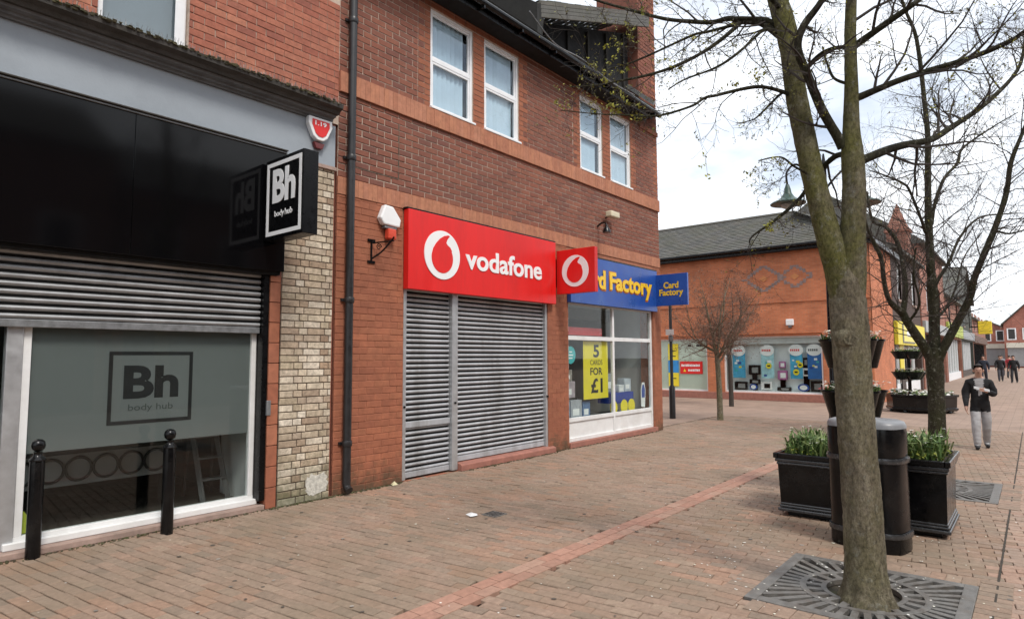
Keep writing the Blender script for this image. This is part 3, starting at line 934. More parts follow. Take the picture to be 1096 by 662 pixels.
for k in range(3):
    z = 0.3 + k * 0.24
    f = (z - 0.07) / 0.88
    bx('tread', K['ladder'], ld, 3.33 - 0.09 * f, 3.62 - 0.12 * f, 0.60 + 0.16 * f, 0.70 + 0.16 * f, z, z + 0.02)

# ------------------------------------------------------------------ bollards
def bollard(x, y, label):
    t = thing('bollard', (x, y, 0), label, 'bollard', 'black bollards before the shop window')
    MB().lathe((x, y, 0), [(0.056, -0.02), (0.056, 0.80), (0.053, 0.825)], 20).build('post', K['black_metal'], t, True)
    MB().lathe((x, y, 0.82), [(0.062, 0.0), (0.064, 0.012), (0.05, 0.03), (0.034, 0.045), (0.03, 0.065), (0.036, 0.078)], 20).build('collar', K['black_metal'], t, True)
    MB().lathe((x, y, 0.955), [(0.003, -0.058), (0.03, -0.05), (0.048, -0.03), (0.055, 0.0), (0.048, 0.03), (0.03, 0.048), (0.002, 0.055)], 20).build('ball_finial', K['black_metal'], t, True)
bollard(1.60, 0.0 - 0.04, 'black ball topped bollard beside the window mullion, nearer the picture edge')
bollard(2.65, -0.13, 'black ball topped bollard standing below the square window logo')

# ------------------------------------------------------------------ hanging box sign
bs = thing('projecting_sign', (3.65, -0.1, 3.5), 'black projecting box sign with white square frame and two large white letters', 'sign')
bx('box', K['black_paint'], bs, 3.585, 3.765, -0.90, -0.125, 3.02, 3.93, 0.006)
bx('bracket', K['black_metal'], bs, 3.65, 3.70, -0.124, -0.086, 3.10, 3.85)
mb = MB()
y0, y1, z0, z1, t_ = -0.865, -0.16, 3.06, 3.885, 0.045
for a, b, c_, d_ in ((y0, y1, z1 - t_, z1), (y0, y1, z0, z0 + t_), (y0, y0 + t_, z0 + t_, z1 - t_), (y1 - t_, y1, z0 + t_, z1 - t_)):
    mb.box(3.5795, 3.5845, a, b, c_, d_)
mb.build('white_frame', K['white_sign'], bs)
text('lettering', 'Bh', (0.46, 0.38), (3.5845, -0.285, 3.42), WY, EZ, 'white_sign', bs, 0.005, 0.035)
text('small_lettering', 'body', (0.19, 0.085), (3.5845, -0.335, 3.245), WY, EZ, 'white_sign', bs, 0.004, 0.0)
text('small_lettering', 'hub', (0.145, 0.07), (3.5845, -0.55, 3.262), WY, EZ, 'white_sign', bs, 0.004, 0.0)

# burglar alarm on the frieze
al = thing('alarm_box', (4.3, -0.03, 4.5), 'red and white burglar alarm box on the grey painted frieze', 'alarm')
sh_ = lambda s, y: [(4.30 + s * a, y, 4.545 + s * b) for a, b in ((-0.165, 0.12), (0.165, 0.12), (0.17, 0.03), (0.10, -0.12), (0.04, -0.165), (-0.04, -0.165), (-0.10, -0.12), (-0.17, 0.03))]
MB().prism(sh_(1, -0.10), (0, 0.078, 0)).build('case', K['white_sign'], al, bevel=0.012)
MB().prism(sh_(0.72, -0.107), (0, 0.006, 0)).build('red_cover', K['red_sign'], al)
MB().prism([(4.22, -0.075, 4.36), (4.38, -0.075, 4.36), (4.345, -0.075, 4.285), (4.255, -0.075, 4.285)], (0, 0.05, 0)).build('strobe', mat('strobe_dark_red', (0.12, 0.01, 0.01), 0.25), al, bevel=0.006)
text('lettering', '1.19', (0.16, 0.055), (4.215, -0.1072, 4.56), EX, EZ, 'white_sign', al, 0.003, 0.02)

# ------------------------------------------------------------------ red brick building with two shop fronts
bld = thing('brick_building', (9.0, 0, 0), 'red brick building with paired sash windows above two shop fronts', 'building')
X0, X1 = 4.62, 13.60
WINS = [(6.22, 7.15, 5.42, 6.985), (7.42, 8.32, 5.42, 6.985), (10.26, 11.10, 5.42, 6.965), (11.42, 12.29, 5.42, 6.965)]
DOOR = (5.735, 9.13, 0.0, 2.72)
SHOPF = (9.77, 13.24, 0.0, 2.80)
LOWB, UPB = (3.80, 4.03), (5.145, 5.42)       # soldier courses
wall = backing('wall', 'mortar_pale', bld, (X0, X1, LOWB[0], 7.45), WINS, 0.008, 0.14)
low = backing('ground_floor_wall', 'mortar_orange', bld, (X0, X1, 0.0, LOWB[0]), [DOOR, SHOPF], 0.0035, 0.35)
CH, BL = 0.0875, 0.25
def upper_mat(x, z, row):
    if z > 7.10:
        return 'brick_orange'
    for a0, a1, b0, b1 in WINS:
        q_ = 0.118 if row % 2 else 0.235
        if a0 - q_ < x < a1 + q_ and b0 - 0.1 < z < b1 + 0.16:
            return 'brick_orange'
    if x > X1 - (0.12 if row % 2 else 0.24) and z > 5.4:
        return 'brick_orange'
    return 'brick_dark'
ent = []
lay(ent, (X0, X1, LOWB[1], UPB[0]), 0.0, [], CH, BL, lambda x, z, r: 'brick_dark', 0.017)
GRP = [(6.22, 8.32, 6.985), (10.26, 12.29, 6.965)]
FL = 0.25
lay(ent, (X0, X1, UPB[1], 7.42), 0.0, [(a_ - FL, b_ + FL, UPB[1], c_ + 0.16) for a_, b_, c_ in GRP], CH, BL, upper_mat, 0.016)
for a_, b_, c_ in GRP:                                    # toothed orange quoins, orange pier and heads
    z, row = UPB[1], 0
    while z < c_ + 0.15:
        zt = min(z + CH, c_ + 0.16)
        j_ = 0.0062
        for x_, sg in ((a_, -1), (b_, 1)):
            segs = [(0.0, FL, 'brick_orange')] if row % 2 else [(0.0, FL / 2, 'brick_orange'), (FL / 2, FL, 'brick_dark')]
            for u0, u1, mk in segs:
                xa, xb = sorted((x_ + sg * u0, x_ + sg * u1))
                ent.append((mk, xa + j_, xb - j_, z + j_, zt - j_, rng.uniform(-0.002, 0.002)))
        ws = [w for w in WINS if a_ - .01 < w[0] < b_]
        if z < c_ - 0.02:
            ent.append(('brick_orange', ws[0][1] + j_, ws[1][0] - j_, z + j_, min(zt, c_) - j_, 0.0))
        else:
            x_ = a_
            while x_ < b_ - 0.02:
                ent.append(('brick_orange', x_ + j_, min(x_ + BL, b_) - j_, max(z, c_) + j_, zt - j_, rng.uniform(-0.002, 0.002)))
                x_ += BL
        z += CH; row += 1
ent = [e for e in ent if e[4] - e[3] > 0.01 and e[2] - e[1] > 0.01]
lay(ent, (X0, X1, 0.0, LOWB[0]), 0.0, [DOOR, SHOPF, (5.70, 9.24, 2.60, 3.80), (9.72, 13.26, 2.70, 3.80)], CH, BL, lambda x, z, r: 'brick_orange', 0.008)
flush(ent, wall, 300)
# soldier courses, slightly proud
for (z0, z1), pr_ in ((LOWB, -0.012), (UPB, -0.035)):
    mb = MB()
    q = random.Random(int(z0 * 10))
    x = X0
    while x < X1 - 0.01:
        mb.box(x + 0.003, min(x + 0.0785, X1), pr_ + q.uniform(-.0015, .0015), 0.02, z0 + 0.004, z1 - 0.004, q.random() + .001)
        x += 0.0785
    tag(mb.build('soldier_course', K['brick_soldier'], bld), kind='stuff')
    bx('soldier_bed', K['mortar_orange'], bld, X0, X1, pr_ + 0.006, 0.02, z0 - 0.001, z1 + 0.001)
# dark strips painting the shadow lines of a wall step near the downpipe
bx('upright_shadow_line', K['mortar_dark'], bld, 5.618, 5.628, -0.005, 0.02, 4.21, 5.00)
bx('level_shadow_line', K['mortar_dark'], bld, 4.82, 5.617, -0.005, 0.02, 4.197, 4.208)
# rest of the shell
bx('side_wall', K['brick_dark'], bld, X1 - 0.04, X1, 0.03, 9.0, 0.0, 7.4)
bx('side_wall', K['brick_dark'], bld, X0, X0 + 0.04, 0.03, 9.0, 0.0, 7.4)
bx('back_wall', K['brick_dark'], bld, X0, X1, 8.9, 9.0, 0.0, 7.4)

# sash windows
def sash(w):
    x0, x1, z0, z1 = w
    mb = MB()
    yb, yf = 0.085, 0.025
    frame_rect(mb, x0, x1, z0, z1, 0.05, yf, yb)
    zm = z0 + (z1 - z0) * 0.505
    mb.box(x0 + 0.05, x1 - 0.05, yf + 0.006, yb, zm - 0.03, zm + 0.03)
    frame_rect(mb, x0 + 0.05, x1 - 0.05, z0 + 0.05, zm - 0.03, 0.035, yf + 0.012, yb - 0.004)
    frame_rect(mb, x0 + 0.05, x1 - 0.05, zm + 0.03, z1 - 0.05, 0.03, yf + 0.022, yb - 0.004)
    o = mb.build('window', K['white_upvc'], bld, bevel=0.003)
    bx('sill', K['white_upvc'], o, x0 - 0.02, x1 + 0.02, -0.045, 0.024, z0 - 0.004, z0 + 0.03, 0.004)
    bx('pane', K['glass_up'], o, x0 + 0.08, x1 - 0.08, 0.060, 0.064, z0 + 0.08, zm - 0.06)
    bx('pane', K['glass_up'], o, x0 + 0.08, x1 - 0.08, 0.066, 0.070, zm + 0.06, z1 - 0.08)
    q = random.Random(int(x0 * 100))
    n = int((x1 - x0 - 0.1) / 0.094)
    bm1 = MB().box(-0.041, 0.041, -0.001, 0.001, z0 + 0.06, z1 - 0.06).mesh('blind_slat', K['blind'])
    for k in range(n):
        s_ = bpy.data.objects.new('blind_slat', bm1)
        s_.location = (x0 + 0.09 + k * 0.094, 0.115, 0)
        s_.rotation_euler = (0, 0, R(-22 + q.uniform(-10, 10)))
        link(s_, o)
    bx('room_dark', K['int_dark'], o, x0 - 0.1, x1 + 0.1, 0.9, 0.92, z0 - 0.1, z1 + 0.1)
    return o
for w in WINS:
    sash(w)
bx('figurine', K['white_sign'], bld, 10.42, 10.52, 0.095, 0.115, 5.50, 5.78, 0.03)

# eaves, gutter, roof
EAV = 7.08
bx('soffit', K['void'], bld, X0, 12.68, -0.34, 0.0, EAV + 0.02, EAV + 0.05)
bx('fascia_board', K['black_paint'], bld, X0, 12.68, -0.365, -0.342, EAV - 0.01, EAV + 0.19)
mb = MB()
for a, b in ((X0, 8.9), (8.88, 12.9)):
    mb.tube([(a, -0.43, EAV + 0.13), (b, -0.43, EAV + 0.125)], 0.06, 12)
mb.build('gutter', K['black_metal'], bld, True)
for k in range(9):
    bx('gutter_bracket', K['black_metal'], bld, 5.0 + k * 0.95, 5.03 + k * 0.95, -0.47, -0.366, EAV + 0.03, EAV + 0.075)
mb = MB()
up = Vector((0, math.cos(R(41)), math.sin(R(41))))
slates(mb, (8.8, -0.42, EAV + 0.20), (1, 0, 0), up, 12.72 - 8.8, 7.0, 0.26, 0.2, random.Random(12))
tag(mb.build('roof_tiles', K['slate'], bld), kind='stuff')
mb = MB()
slates(mb, (X0, -0.42, EAV + 0.20), (1, 0, 0), up, 8.8 - X0, 7.0, 0.26, 0.2, random.Random(13))
tag(mb.build('mossy_roof_tiles', K['roof_dark'], bld), kind='stuff')
bx('ceiling', K['int_dark'], bld, X0 + 0.05, X1 - 0.05, 0.2, 8.8, 7.12, 7.16)
bx('upper_floor', K['int_dark'], bld, X0 + 0.05, X1 - 0.05, 0.2, 8.8, 4.4, 4.5)
mb = MB()
mb.quad((X0, -0.42, EAV + 0.19), (X1, -0.42, EAV + 0.19), Vector((X1, -0.42, EAV + 0.19)) + up * 7, Vector((X0, -0.42, EAV + 0.19)) + up * 7)
mb.build('roof_deck', K['void'], bld)
# chimney-like end stack in brick with lead flashing
cs = []
lay(cs, (12.72, 13.58, 7.10, 11.4), -0.004, [], CH, BL, lambda x, z, r: 'brick_orange' if (x > 13.45 and r % 2) else 'brick_dark', 0.012)
stack = MB().box(12.725, 13.575, 0.006, 1.1, 7.05, 11.42).build('end_stack', K['brick_dark'], bld)
flush(cs, stack, 0)
bx('coping', K['stone_step'], stack, 12.66, 13.64, -0.05, 1.15, 11.42, 11.55, 0.01)
MB().prism([(12.66, -0.40, EAV + 0.30), (12.72, -0.40, EAV + 0.30), (12.72, 1.1, EAV + 1.62), (12.66, 1.1, EAV + 1.62)], (0, -0.02, 0.10)).build('flashing', K['lead'], bld)
bx('stack_foot', K['brick_orange'], bld, 12.70, 13.60, -0.03, 0.0, 6.98, 7.08)
# gable dormer: raking verge, dark timber gable below
K['verge'] = K['slate']
dz = (9.30 - 8.02) / (12.05 - 8.62)
rake = MB()
ra, rb_ = Vector((8.55, -0.30, 8.02)), Vector((12.70, -0.30, 8.02 + dz * 4.15))
upr = (rb_ - ra).normalized()
mb = MB()
slates(mb, ra, upr, (0.0, 1, 0.06), (rb_ - ra).length, 1.6, 0.24, 0.2, random.Random(8))
MBv = MB()
MBv.prism([ra + Vector((0, -.02, -.30)), rb_ + Vector((0, -.02, -.30)), rb_, ra], (0, 0.05, 0))
dormer = MBv.build('dormer', K['verge'], bld)
for k in range(4):                                          # overlapping boards of the verge
    o_ = Vector((0, -0.032 + 0.004 * k, -0.07 - 0.072 * k))
    a_, b_ = ra + o_, rb_ + o_
    MB().prism([a_, b_, b_ + Vector((0, 0, 0.068)), a_ + Vector((0, 0, 0.068))], (0, 0.01, 0)).build('verge_board', K['slate'], dormer)
tag(mb.build('dormer_tiles', K['slate'], dormer), kind='stuff')
MB().prism([(8.62, 0.25, 7.2), (12.70, 0.25, 7.2), (12.70, 0.25, 9.3), (8.62, 0.25, 7.9)], (0, 0.1, 0)).build('gable', K['void'], dormer)
for k in range(5):
    x = 9.4 + k * 0.75
    zt = 8.02 + dz * (x - 8.55) - 0.30
    bx('gable_stud', K['roof_dark'], dormer, x, x + 0.07, 0.20, 0.249, 7.2, zt)
MB().prism([(8.35, -0.40, 7.32), (8.62, -0.30, 7.32), (8.70, -0.30, 8.0), (8.40, -0.36, 7.9)], (0, 1.2, 0.9)).build('dormer_cheek', K['roof_dark'], dormer)
# cable drooping along the eaves
pts, rr = smooth_path([(8.0, -0.50, 7.52), (8.7, -0.52, 7.22), (9.6, -0.50, 7.28), (10.6, -0.5, 7.20), (11.6, -0.5, 7.24)], [0.012] * 5, 6)
MB().tube(pts, rr, 6).build('cable', K['grey_trim'], bld, True)

# rainwater pipe
dp_ = MB()
dp_.tube([(4.775, -0.075, 0.13), (4.775, -0.075, 8.2)], 0.052, 14)
pipe = dp_.build('downpipe', K['downpipe'], bld, True)
for z in (0.6, 2.4, 4.25, 6.1):
    MB().lathe((4.775, -0.075, z), [(0.06, 0), (0.064, 0.01), (0.064, 0.06), (0.06, 0.07)], 14).build('collar', K['downpipe'], pipe, True)
    bx('clip', K['downpipe'], pipe, 4.69, 4.86, -0.03, -0.002, z + 0.02, z + 0.055)
pts, rr = smooth_path([(4.775, -0.075, 0.17), (4.775, -0.085, 0.10), (4.775, -0.14, 0.06)], [0.05] * 3, 4)
MB().tube(pts, rr, 14).build('shoe', K['downpipe'], pipe, True)

# roller shutters of the closed shop
def shutter_unit(x0, x1, zb, y, n, name='shutter'):
    mb = MB()
    mb.box(x0, x1, y - 0.02, y + 0.03, zb, zb + 0.075)
    o = mb.build(name, K['slat'], bld, bevel=0.005)
    bx('curtain_shade_sheet', K['void'], o, x0, x1, y + 0.0115, y + 0.03, zb + 0.07, 2.72)  # black backing paints the slat gaps as dark as deep shade
    h_ = (2.72 - zb - 0.075) / n
    m1 = slat_mesh('slat', x0 + 0.004, x1 - 0.004, y, h_ - 0.001, 'slat')
    q = random.Random(n)
    for k in range(n):
        s_ = bpy.data.objects.new('slat', m1)
        s_.location = (0, q.uniform(-0.002, 0.002), zb + 0.075 + k * h_)
        s_.rotation_euler = (0, 0, 0)
        link(s_, o)
    return o
shutter_unit(5.80, 6.70, 0.03, 0.085, 36)
shutter_unit(6.83, 9.07, 0.13, 0.085, 35)
bx('shutter_post', K['alu'], bld, 6.705, 6.825, 0.01, 0.12, 0.02, 2.72, 0.006)
bx('shutter_guide', K['alu'], bld, 5.74, 5.797, 0.005, 0.12, 0.02, 2.72, 0.005)
bx('shutter_guide', K['alu'], bld, 9.073, 9.128, 0.02, 0.12, 0.05, 2.72, 0.005)
bx('mid_rail', K['slat'], bld, 5.80, 6.70, 0.05, 0.066, 0.72, 0.80, 0.006)
for x, z in ((5.765, 1.02), (6.765, 1.02), (9.10, 1.0)):
    MB().tube([(x, 0.02, z), (x, -0.012, z)], [0.02, 0.016], 10).build('lock', K['black_metal'], bld)
MB().prism([(6.84, -0.06, 0.0), (6.84, 0.16, 0.0), (6.84, 0.16, 0.125), (6.84, -0.03, 0.105), (6.84, -0.06, 0.085)], (2.42, 0, 0)).build('step', K['red_step'], bld, bevel=0.006)

# card shop front
sf = MB()
x0, x1, yf, yb = 9.78, 13.23, 0.055, 0.12
xm = 11.52
frame_rect(sf, x0, x1, 0.10, 2.78, 0.07, yf, yb)
sf.box(xm - 0.035, xm + 0.035, yf + 0.004, yb, 0.17, 2.71)
sf.box(x0 + 0.07, xm - 0.035, yf + 0.003, yb, 2.03, 2.11)
sf.box(xm + 0.035, x1 - 0.07, yf + 0.003, yb, 2.03, 2.11)
sf.box(x0 + 0.07, xm - 0.035, yf + 0.003, yb, 0.47, 0.545)
sf.box(xm + 0.035, x1 - 0.07, yf + 0.003, yb, 0.47, 0.545)
front = sf.build('shop_front', K['white_paint'], bld, bevel=0.004)
for a, b in ((x0 + 0.07, xm - 0.035), (xm + 0.035, x1 - 0.07)):
    bx('stall_riser_panel', K['white_paint'], front, a, b, yf + 0.03, yb - 0.01, 0.17, 0.47)
    bx('pane', K['glass'], front, a, b, 0.084, 0.090, 0.545, 2.03)
    bx('pane', K['glass'], front, a, b, 0.084, 0.090, 2.11, 2.71)
bx('threshold', K['red_step'], bld, 9.77, 13.30, -0.03, 0.14, 0.0, 0.098, 0.006)
# shop interior
rm = MB()
rm.quad((9.6, 3.4, 0.1), (13.5, 3.4, 0.1), (13.5, 3.4, 2.85), (9.6, 3.4, 2.85))
rm.quad((9.65, 0.2, 0.1), (9.65, 3.4, 0.1), (9.65, 3.4, 2.85), (9.65, 0.2, 2.85))
rm.build('room_wall', mat('shop_wall_pale', (0.42, 0.42, 0.41), 0.7, 0.1, 3), bld)
bx('valance', K['red_sign'], bld, 9.86, 11.45, 0.30, 0.33, 2.14, 2.30)
bx('ceiling_beam', K['int_grey'], bld, 9.7, 13.3, 1.2, 1.35, 2.55, 2.815)
bx('room_side_wall', K['int_white'], bld, 13.30, 13.34, 0.14, 3.4, 0.1, 2.85)
bx('room_ceiling', K['int_white'], bld, 9.6, 13.4, 0.14, 3.4, 2.82, 2.86)
bx('room_floor', K['int_floor'], bld, 9.6, 13.4, 0.14, 3.4, 0.06, 0.1)
bx('window_bed', K['int_grey'], bld, 9.82, 13.2, 0.14, 0.75, 0.10, 0.48)

# ------------------------------------------------------------------ signs on the building
def speech_mark(parent, c, right, rad, y_off, depth=0.012, red_up=0.004):
    """white roundel with a red inverted-comma shape cut into it"""
    c, right = Vector(c), Vector(right)
    nor = right.cross(EZ)
    T = lambda x, z, d: c + right * (x * rad) + EZ * (z * rad) + nor * d
    ring_ = [T(math.cos(a), math.sin(a), 0) for a in [i * 2 * math.pi / 64 for i in range(64)]]
    MB().prism(ring_, nor * depth).build('roundel', K['white_sign'], parent)
    cr, cz = 0.60, -0.13                                     # red bowl and its tail sweeping up to the right
    pts = [(cr * math.cos(a) - 0.02, cr * math.sin(a) * 1.02 + cz) for a in [R(t) for t in range(165, 396, 7)]]
    pts += [(0.52, 0.22), (0.42, 0.36), (0.27, 0.44), (0.20, 0.52), (0.235, 0.64), (0.33, 0.76), (0.40, 0.83), (0.30, 0.855),
            (0.08, 0.80), (-0.16, 0.66), (-0.38, 0.45), (-0.54, 0.22)]
    MB().prism([T(x, z, depth + 0.0005) for x, z in pts], nor * red_up).build('speech_mark', K['red_sign'], parent)

vs = thing('shop_sign', (7.5, -0.1, 3.2), 'long red fascia sign with white roundel and white lettering above the closed shutter', 'sign')
bx('panel', K['red_sign'], vs, 5.715, 9.225, -0.115, -0.01, 2.66, 3.79, 0.006)
bx('edge_trim', K['black_paint'], vs, 5.70, 9.24, -0.10, -0.008, 3.795, 3.815)
speech_mark(vs, (6.365, -0.115, 3.205), EX, 0.36, 0)
text('lettering', 'vodafone', (1.93, 0.335), (6.855, -0.1155, 3.055), EX, EZ, 'white_sign', vs, 0.012, 0.022)

pv = thing('projecting_sign', (9.35, -0.1, 3.2), 'square red projecting sign with white roundel beside the card shop fascia', 'sign')
bx('box', K['red_sign'], pv, 9.30, 9.40, -0.90, -0.075, 2.845, 3.645, 0.006)
bx('bracket', K['black_metal'], pv, 9.33, 9.37, -0.074, -0.003, 2.98, 3.5)
speech_mark(pv, (9.299, -0.487, 3.245), WY, 0.285, 0, 0.006)

cf = thing('shop_sign', (11.5, -0.08, 3.2), 'wide blue fascia sign with yellow lettering over the white framed shop window', 'sign')
bx('panel', K['blue_sign'], cf, 9.725, 13.26, -0.095, -0.01, 2.735, 3.67, 0.006)
bx('edge_trim', K['black_paint'], cf, 9.71, 13.275, -0.085, -0.008, 3.676, 3.70)
for word, xa, xb, za, zb in (('Card', 9.86, 10.96, 3.06, 3.45), ('Factory', 11.13, 12.97, 2.965, 3.45)):
    text('letter_shadow', word, (xb - xa + 0.05, zb - za + 0.05), (xa - 0.02, -0.0955, za - 0.035), EX, EZ, 'orange_edge', cf, 0.006, 0.045)
    text('lettering', word, (xb - xa, zb - za), (xa, -0.1025, za), EX, EZ, 'yellow_letter', cf, 0.010, 0.032)
pc = thing('projecting_sign', (13.2, -0.1, 3.2), 'small blue projecting sign with yellow lettering at the building corner', 'sign')
bx('box', K['blue_sign'], pc, 13.20, 13.27, -0.86, -0.08, 2.86, 3.58, 0.005)
bx('bracket', K['black_metal'], pc, 13.22, 13.25, -0.079, -0.003, 3.0, 3.45)
text('lettering', 'Card', (0.36, 0.15), (13.1995, -0.29, 3.25), WY, EZ, 'yellow_letter', pc, 0.006, 0.03)
text('lettering', 'Factory', (0.58, 0.19), (13.1995, -0.18, 3.045), WY, EZ, 'yellow_letter', pc, 0.006, 0.03)

# siren box on the wall, scroll bracket beneath
sr = thing('alarm_siren', (5.42, -0.05, 3.6), 'white angular siren box with red strobe beside the downpipe', 'alarm')
hx = [(5.32, 3.775), (5.46, 3.765), (5.60, 3.60), (5.575, 3.49), (5.30, 3.50), (5.24, 3.585)]
MB().prism([(a, -0.10, b) for a, b in hx], (0, 0.098, 0)).build('case', K['white_sign'], sr, bevel=0.02)
bx('base', K['grey_trim'], sr, 5.33, 5.54, -0.08, -0.003, 3.455, 3.492, 0.01)
bx('strobe', mat('strobe_red', (0.62, 0.07, 0.035), 0.3), sr, 5.37, 5.51, -0.11, -0.02, 3.315, 3.455, 0.015)
br = thing('scroll_bracket', (5.2, -0.02, 3.1), 'black wrought iron scroll bracket on the orange brick pier', 'bracket')
MB().tube([(5.16, -0.012, 2.98), (5.16, -0.012, 3.26)], 0.014, 8).build('wall_bar', K['black_metal'], br)
pts, rr = smooth_path([(5.16, -0.02, 3.02), (5.22, -0.14, 3.10), (5.28, -0.24, 3.22), (5.31, -0.30, 3.30)], [0.012] * 4, 5)
MB().tube(pts, rr, 8).build('strut', K['black_metal'], br, True)
MB().tube([(5.16, -0.012, 3.23), (5.31, -0.30, 3.25)], 0.010, 8).build('arm', K['black_metal'], br)
sc = [(5.225, -0.13, 3.185)]
pts = [(5.215 + 0.045 * (1 - i / 26) * math.cos(i * 0.45), -0.10 + 0.0 * i, 3.175 + 0.045 * (1 - i / 26) * math.sin(i * 0.45)) for i in range(22)]
MB().tube(pts, 0.007, 6).build('scroll', K['black_metal'], br, True)
for z in (2.975, 3.265):
    bx('fixing_plate', K['black_metal'], br, 5.10, 5.22, -0.018, -0.003, z - 0.018, z + 0.018)
# small floodlight and its arm
fl = thing('wall_light', (11.2, -0.1, 4.5), 'small cream floodlight on a black arm above the card shop sign', 'light')
bx('lamp_head', mat('cream_case', (0.62, 0.56, 0.40), 0.5), fl, 11.02, 11.36, -0.24, -0.09, 4.58, 4.70, 0.02)
MB().tube([(11.18, -0.09, 4.62), (11.18, 0.0, 4.60)], 0.018, 8).build('stem', K['black_metal'], fl)
cam2 = thing('swan_neck_lamp', (10.85, -0.1, 4.3), 'black swan neck sign lamp on the brick between the two shop signs', 'light')
pts, rr = smooth_path([(10.85, 0.0, 4.36), (10.85, -0.10, 4.42), (10.80, -0.22, 4.40), (10.74, -0.28, 4.32)], [0.02] * 4, 5)
MB().tube(pts, rr, 8).build('arm', K['black_metal'], cam2, True)
MB().lathe((10.73, -0.29, 4.18), [(0.085, 0.0), (0.075, 0.05), (0.03, 0.13), (0.02, 0.15)], 16).build('shade', K['black_metal'], cam2, True)

# ------------------------------------------------------------------ things in the card shop window
ps = thing('poster', (10.95, 0.16, 1.4), 'tall yellow poster reading 5 cards for £1 in the shop window', 'poster')
bx('sheet', K['yellow_paper'], ps, 10.47, 11.40, 0.135, 0.139, 0.86, 2.02)
text('lettering', '5', (0.22, 0.26), (10.84, 0.1345, 1.69), EX, EZ, 'black_ink', ps, 0.002, 0.03)
text('lettering', 'CARDS', (0.46, 0.10), (10.72, 0.1345, 1.54), EX, EZ, 'grey_ink', ps, 0.002, 0.0)
text('lettering', 'FOR', (0.46, 0.15), (10.72, 0.1345, 1.335), EX, EZ, 'black_ink', ps, 0.002, 0.02)
text('lettering', '£1', (0.44, 0.30), (10.74, 0.1345, 0.97), EX, EZ, 'black_ink', ps, 0.002, 0.03)
def disc(name, mk, c, rad, label, cat, group=None, facing=(0, -1, 0), squash=1.0):
    t_ = thing(name, c, label, cat, group)
    right = EX if abs(facing[1]) > 0.5 else WY
    nor = Vector(facing)
    c = Vector(c)
    MB().prism([c + right * rad * math.cos(a) + EZ * rad * squash * math.sin(a) for a in [i * 2 * math.pi / 32 for i in range(32)]], -nor * 0.006).build('disc', K[mk], t_)
    return t_
tq = disc('window_roundel', 'turquoise', (10.03, 0.135, 1.74), 0.17, 'turquoise round sticker inside the card shop window', 'sign')
for z_, w_2 in ((1.80, 0.10), (1.74, 0.16), (1.68, 0.12)): bx('print', K['white_sign'], tq, 10.03 - w_2 / 2, 10.03 + w_2 / 2, 0.1325, 0.1345, z_ - 0.012, z_ + 0.012)
def pbox(name, x0, x1, y0, y1, z0, z1, col, label, cat='box', group='goods in the card shop window', lid=True):
    t_ = thing(name, ((x0 + x1) / 2, (y0 + y1) / 2, z0), label, cat, group)
    m_ = mat('print_' + name, col, 0.5, 0.25, 9)
    bx('carton', m_, t_, x0, x1, y0, y1, z0, z1, 0.006)
    if lid:
        bx('panel', K['white_sign'], t_, x0 + (x1 - x0) * .15, x0 + (x1 - x0) * .75, y0 - 0.003, y0 - 0.0005, z0 + (z1 - z0) * .2, z0 + (z1 - z0) * .55)
    return t_
pbox('gift_box', 9.90, 10.42, 0.30, 0.55, 0.90, 1.22, (0.42, 0.36, 0.40), 'pale mauve gift box on the raised display beside the yellow poster')
pbox('gift_bag', 9.88, 10.08, 0.20, 0.34, 0.485, 0.84, (0.16, 0.30, 0.45), 'blue gift bag standing low in the window corner')
pbox('gift_box', 10.12, 10.50, 0.20, 0.40, 0.485, 0.86, (0.36, 0.38, 0.42), 'grey gift box low in the window under the mauve one')
pbox('gift_bag', 10.53, 10.80, 0.20, 0.34, 0.485, 0.82, (0.10, 0.18, 0.33), 'navy gift bag low in the window under the poster')
pbox('gift_box', 10.02, 10.35, 0.32, 0.52, 1.225, 1.45, (0.30, 0.28, 0.26), 'small brown box on top of the mauve gift box')
pbox('display_table', 11.72, 12.62, 0.22, 0.60, 0.70, 0.93, (0.015, 0.05, 0.30), 'blue draped display block behind the yellow discs', 'display', None, False)
pbox('card_display', 11.80, 12.16, 0.44, 0.60, 0.935, 1.34, (0.28, 0.31, 0.34), 'grey stand of greeting cards on the blue display block', 'display', None)
pbox('gift_box', 12.02, 12.24, 0.24, 0.38, 0.935, 1.09, (0.62, 0.64, 0.66), 'small white box on the blue display block')
pbox('gift_box', 12.30, 12.58, 0.26, 0.45, 0.935, 1.22, (0.45, 0.50, 0.56), 'pale blue box at the wall end of the blue display block')
pbox('gift_box', 9.90, 10.16, 0.32, 0.5, 1.455, 1.66, (0.50, 0.30, 0.36), 'pink box crowning the stack beside the yellow poster')
bx('plinth', K['int_dark'], bld, 9.88, 10.46, 0.28, 0.60, 0.485, 0.898)
for k, x in enumerate((11.66, 12.10, 12.42)):
    disc('price_disc', 'yellow_paper', (x, 0.16, 0.63), 0.15, ['yellow price disc nearest the mullion in the card shop window', 'middle yellow price disc below the blue display block', 'yellow price disc towards the white wall end of the window'][k], 'sign', 'yellow price discs')
bt = thing('window_cutout', (12.93, 0.15, 0.8), 'white and blue bottle shaped cutout sign at the window end', 'sign')
MB().prism([(12.83, 0.14, 0.58), (13.0, 0.14, 0.56), (13.04, 0.14, 0.95), (12.99, 0.14, 1.12), (12.88, 0.14, 1.12), (12.82, 0.14, 0.95)], (0, 0.006, 0)).build('board', K['white_sign'], bt)
MB().prism([(12.86, 0.136, 0.78), (12.99, 0.136, 0.78), (13.01, 0.136, 0.95), (12.96, 0.136, 1.07), (12.90, 0.136, 1.07), (12.85, 0.136, 0.95)], (0, 0.003, 0)).build('print', K['blue_sign'], bt)
